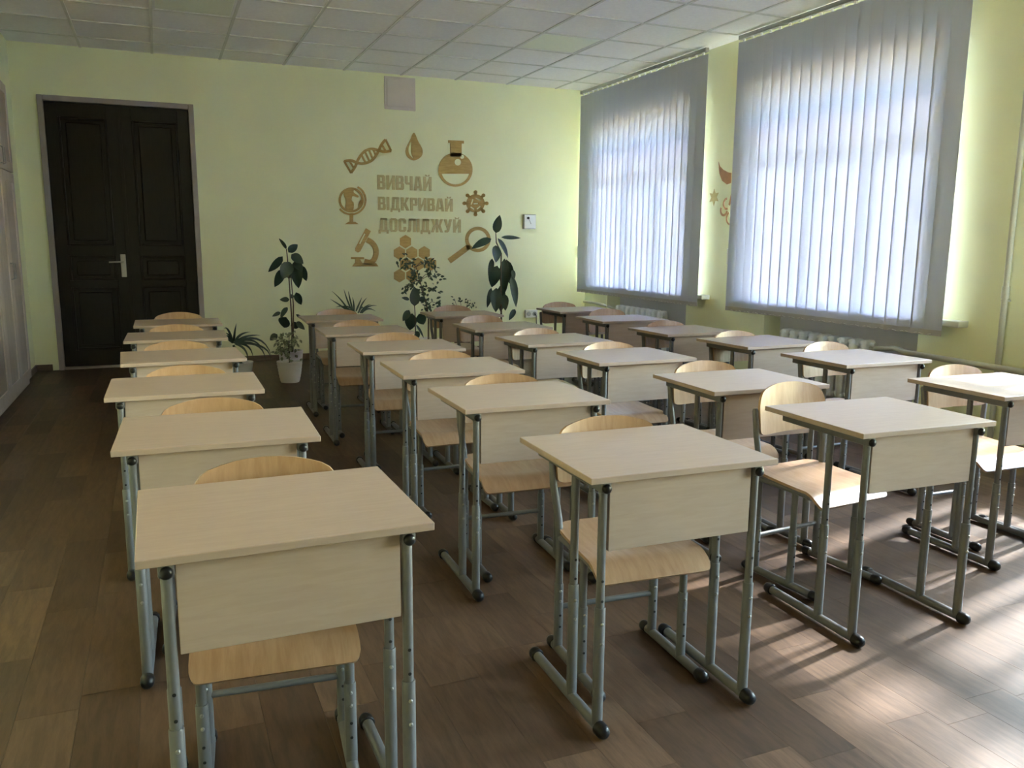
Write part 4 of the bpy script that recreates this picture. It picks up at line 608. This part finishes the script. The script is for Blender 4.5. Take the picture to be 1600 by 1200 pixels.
MB().tube([(0.04, -0.045, 0), (0.05, -0.075, -0.02), (0.06, -0.06, -0.12), (0.12, -0.04, -0.25), (0.14, -0.03, -0.42)], 0.005, 8).build('cord', M['cap'], v, True)

# ---- radiators and heating pipes
def radiator(y0, nsec, label):
    root = tag(empty('radiator', (XR+0.095, y0, 0)), label, 'radiator', 'cast-iron radiators under the windows')
    sec = MB(); pw = 0.118
    for xo in (-0.035, 0.035): sec.tube([(xo, 0, 0.10), (xo, 0, 0.13), (xo, 0, 0.55), (xo, 0, 0.59)], [0.022, 0.034, 0.034, 0.022], 10)
    sec.bbox(-0.055, 0.055, -0.036, 0.036, 0.545, 0.602, 0.018, 2).bbox(-0.055, 0.055, -0.036, 0.036, 0.085, 0.13, 0.014, 2)
    me = sec.mesh('radiator_section', M['rad'], True)
    for i in range(nsec): put('radiator_section', me, root, (0, pw*(i+0.5), 0))
    for z in (0.11, 0.57): MB().tube([(0, -0.02, z), (0, pw*nsec+0.02, z)], 0.018, 10).build('connecting_pipe', M['rad'], root, True)
    for i in (0.5, nsec-0.5): MB().bbox(-0.03, 0.03, pw*i-0.012, pw*i+0.012, 0, 0.10, 0.003).build('support_foot', M['rad'], root)
radiator(8.0, 9, 'white cast-iron radiator in the grey niche under the far blind')
radiator(4.98, 9, 'white cast-iron radiator in the grey niche under the nearer blind')
tag(MB().tube([(XR-0.085, 0.6, 0.555), (XR-0.085, 3.86, 0.565), (XR-0.085, 4.50, 0.575), (XR+0.04, 4.72, 0.575), (XR+0.09, 4.93, 0.545), (XR+0.095, 4.955, 0.54)], 0.021, 12).build('heating_pipe', M['pipe'], smooth=True), 'thick horizontal heating pipe along the right wall at the frame edge', 'pipe')
tag(MB().tube([(XR-0.04, YB-0.06, 0.60), (XR-0.04, 9.30, 0.60), (XR+0.03, 9.16, 0.57), (XR+0.095, 9.10, 0.54)], 0.016, 10).build('heating_pipe', M['pipe'], smooth=True), 'painted heating pipe in the far corner below the far blind', 'pipe')
rs = tag(empty('riser_pipe', (XR-0.030, 3.80, 0)), 'tall vertical heating pipe right of the nearer blind at the frame edge', 'pipe')
MB().tube([(0, 0, 0.0), (0, 0, H-0.001)], 0.019, 12).build('pipe', M['pipe'], rs, True)
MB().tube([(0, 0, 1.02), (0, 0, 1.10)], 0.025, 12).build('coupling', M['pipe'], rs, True)
MB().bbox(-0.006, 0.045, -0.024, 0.024, 1.0, 1.012, 0.002).build('bracket', M['pipe'], rs)

# ================================================================ PLANTS
def leaf_mesh(name, L, W, m, droop=0.18, fold=0.22, nu=4, nv=7):
    def fn(u, v):
        a = 2*u-1; t_ = v
        w_ = W/2*(math.sin(math.pi*min(1, t_**0.8))**0.75)*(1-0.15*t_)+0.0008
        return (a*w_, t_*L, -droop*L*t_*t_+droop*L*t_+abs(a)*w_*fold)
    return MB().sheet(fn, nu, nv, 0.0012).mesh(name, m, True, 80)
def leaf_between(B, T, W, m, parent, base, face=None, name='leaf'):
    B, T = Vector(B), Vector(T); d = T-B; L = d.length; y = d.normalized()
    n0 = Vector(face) if face else Vector((random.uniform(-.6, .6), -1, random.uniform(0.0, .7)))
    x = y.cross(n0).normalized(); z = x.cross(y)
    o = bpy.data.objects.new(name, leaf_mesh(name, L, W, m)); COL.objects.link(o); o.parent = parent
    mt = Matrix((x, y, z)).transposed().to_4x4(); mt.translation = B-Vector(base); o.matrix_local = mt
    return o
def blade(pts, W, m, parent, base, name='leaf', n=7):
    A, T, C = [Vector(p)-Vector(base) for p in pts]          # base, tip, control
    C2 = C*2-(A+T)*0.5
    def pt(t_): return A*(1-t_)**2+C2*2*t_*(1-t_)+T*t_*t_
    def fn(u, v):
        p = pt(v); d = (pt(min(1, v+.05))-pt(max(0, v-.05))).normalized(); s = d.cross(Vector((0.2, -1, 0.25))).normalized()
        w_ = W/2*(1-v**2.2)*(0.55+0.45*min(1, v*5))+0.0006
        return p+s*(2*u-1)*w_
    return MB().sheet(fn, 2, n, 0.0012).build(name, m, parent, True, 80)
def pot(parent, r, h, m, ribs=False, c=(0, 0)):
    prof = [(r*0.70, 0), (r*0.72, 0.004)]
    n = 12
    for i in range(n+1):
        f_ = i/n; rr = r*(0.72+0.26*f_**0.75); prof.append((rr+(0.003 if ribs and i % 2 else 0), 0.006+(h-0.02)*f_))
    prof += [(r*1.0, h-0.012), (r*1.0, h), (r*0.93, h), (r*0.90, h-0.03)]
    p = MB().lathe(prof, (c[0], c[1], 0), 32).build('pot', m, parent, True, 60)
    MB().lathe([(r*0.90, h-0.035), (r*0.5, h-0.022), (0.001, h-0.020)], (c[0], c[1], 0), 24).build('soil', M['soil'], p, True)
    return p
def stem(parent, pts, base, r0, r1, name='stem'):
    n = len(pts); return MB().tube([Vector(p)-Vector(base) for p in pts], [r0+(r1-r0)*i/(n-1) for i in range(n)], 8).build(name, M['stem'], parent, True)
def bush(parent, clusters, base, L, W, per, m, seed, name='foliage'):
    rr = random.Random(seed); mb = MB()
    for (c, r) in clusters:
        for _ in range(per):
            q = Vector(c)-Vector(base)+Vector((rr.gauss(0, .55), rr.gauss(0, .7), rr.gauss(0, .55)))*r
            d = Vector((rr.uniform(-1, 1), rr.uniform(-1, 1), rr.uniform(-1.3, .35))).normalized(); s = d.cross(Vector((rr.uniform(-.5, .5), -1, rr.uniform(0, 1)))).normalized()
            nn = s.cross(d); l_ = L*rr.uniform(.7, 1.15); w_ = W*rr.uniform(.8, 1.1)
            pr = [(0, 0, 0), (-.5, .35, .12), (-.42, .65, .1), (0, 1, -.08), (.42, .65, .1), (.5, .35, .12), (0, .5, 0)]
            vs = [q+s*a*w_+d*b*l_+nn*c_*w_ for a, b, c_ in pr]
            mb.add(vs, [(0, 6, 1), (1, 6, 2), (2, 6, 3), (3, 6, 4), (4, 6, 5), (5, 6, 0)])
    return tag(mb.build(name, m, parent, True, 60), kind='stuff')
# tall rubber plant by the far desks
b0 = (3.78, 9.35, 0); pt_ = tag(empty('rubber_plant', b0), 'tall rubber plant with hanging dark leaves left of the white control box', 'plant', 'potted plants by the back wall')
pot(pt_, 0.15, 0.27, M['pot'])
s_ = list(TALL_STEM)[::-1]; stem(pt_, [(3.78, 9.35, 0.24)]+s_, b0, 0.014, 0.006)
random.seed(8)
for (B, T, W) in TALL: leaf_between(B, T, W, M['leaf'], pt_, b0)
# rubber plant by the door, in the rear white pot
b0 = (1.17, 8.5, 0); pt_ = tag(empty('rubber_plant', b0), 'slim rubber plant with bare stems, rear of the two pots left of the desks', 'plant', 'potted plants by the back wall')
pot(pt_, 0.122, 0.27, M['pot'])
for st_ in RUB1_STEMS: stem(pt_, [(st_[-1][0], 8.5, 0.24)]+list(st_)[::-1], b0, 0.009, 0.005)
for (B, T, W) in RUB1: leaf_between(B, T, W, M['leaf'], pt_, b0)
# variegated fig in the front ribbed pot
b0 = (1.113, 8.20, 0); pt_ = tag(empty('variegated_fig', b0), 'small variegated fig in a white ribbed pot on the floor', 'plant', 'potted plants by the back wall')
pot(pt_, 0.122, 0.205, M['pot'], True)
stem(pt_, [(1.113, 8.2, 0.18), (1.11, 8.2, 0.30), (1.12, 8.2, 0.46)], b0, 0.006, 0.003)
bush(pt_, VAR, b0, 0.062, 0.030, 13, M['leafv'], 3)
# spider plant beside the door-side row
b0 = (0.70, 8.70, 0); pt_ = tag(empty('spider_plant', b0), 'spider plant with long arching leaves beside the door-side row of desks', 'plant', 'potted plants by the back wall')
pot(pt_, 0.125, 0.15, M['pot'])
cx_, cz_ = SPID[0][0][0], SPID[0][0][2]
MB().tube([(0, 0, 0.12), (cx_-0.70, 0, cz_-0.02)], [0.022, 0.012], 8).build('crown', M['leaf2'], pt_, True)
for a in SPID: blade(a, 0.024, M['leaf'], pt_, b0)
# dracaena behind the second row
b0 = (1.93, 9.35, 0); pt_ = tag(empty('dracaena', b0), 'spiky dracaena showing above the last chair of the second row', 'plant', 'potted plants by the back wall')
pot(pt_, 0.15, 0.30, M['pot2'])
MB().tube([(0, 0, 0.26), (0.0, 0, 0.42), (0.0, 0, 0.54)], [0.02, 0.016, 0.014], 8).build('stem', M['stem'], pt_, True)
for a in DRAC: blade(a, 0.020, M['leaf2'], pt_, b0)
# rubber plant in the middle
b0 = (2.55, 8.90, 0); pt_ = tag(empty('rubber_plant', b0), 'short rubber plant with broad dark leaves in front of the weeping fig', 'plant', 'potted plants by the back wall')
pot(pt_, 0.11, 0.20, M['pot'])
stem(pt_, [(2.55, 8.9, 0.17)]+list(MID_STEM)[::-1], b0, 0.008, 0.005)
for (B, T, W) in MID: leaf_between(B, T, W, M['leaf'], pt_, b0)
# weeping fig
b0 = (FIC_TRUNK[-1][0], 9.25, 0); pt_ = tag(empty('weeping_fig', b0), 'weeping fig with small leaves below the honeycomb', 'plant', 'potted plants by the back wall')
pot(pt_, 0.14, 0.25, M['pot'])
stem(pt_, [(b0[0], 9.25, 0.22)]+list(FIC_TRUNK)[::-1], b0, 0.012, 0.004, 'trunk')
bm_ = MB()
for (c, r) in FIC:
    j = min(FIC_TRUNK, key=lambda q: (Vector(q)-Vector(c)).length); bm_.tube([Vector(j)-Vector(b0), (Vector(j)+Vector(c))/2-Vector(b0)+Vector((0, 0, .03)), Vector(c)-Vector(b0)], [0.004, 0.003, 0.002], 6)
bm_.build('branches', M['stem'], pt_, True)
bush(pt_, FIC, b0, 0.058, 0.026, 15, M['leaf2'], 6)
# small trailing plant behind the third row
b0 = (3.30, 9.35, 0); pt_ = tag(empty('trailing_plant', b0), 'small trailing plant barely showing behind the last chair of the third row', 'plant', 'potted plants by the back wall')
pot(pt_, 0.11, 0.35, M['pot2'])
bm_ = MB()
for q in ((-0.10, 0.70), (-0.02, 0.66), (0.08, 0.68), (0.13, 0.64)): bm_.tube([(0, 0, 0.33), (q[0]*.4, 0, 0.52), (q[0], 0, q[1])], [0.004, 0.003, 0.002], 6)
bm_.build('stems', M['stem'], pt_, True)
bush(pt_, [((3.22, 9.35, .68), .05), ((3.30, 9.35, .64), .05), ((3.38, 9.35, .66), .05), ((3.43, 9.35, .63), .04), ((3.30, 9.35, .5), .06)], b0, 0.04, 0.02, 7, M['leaf2'], 9)
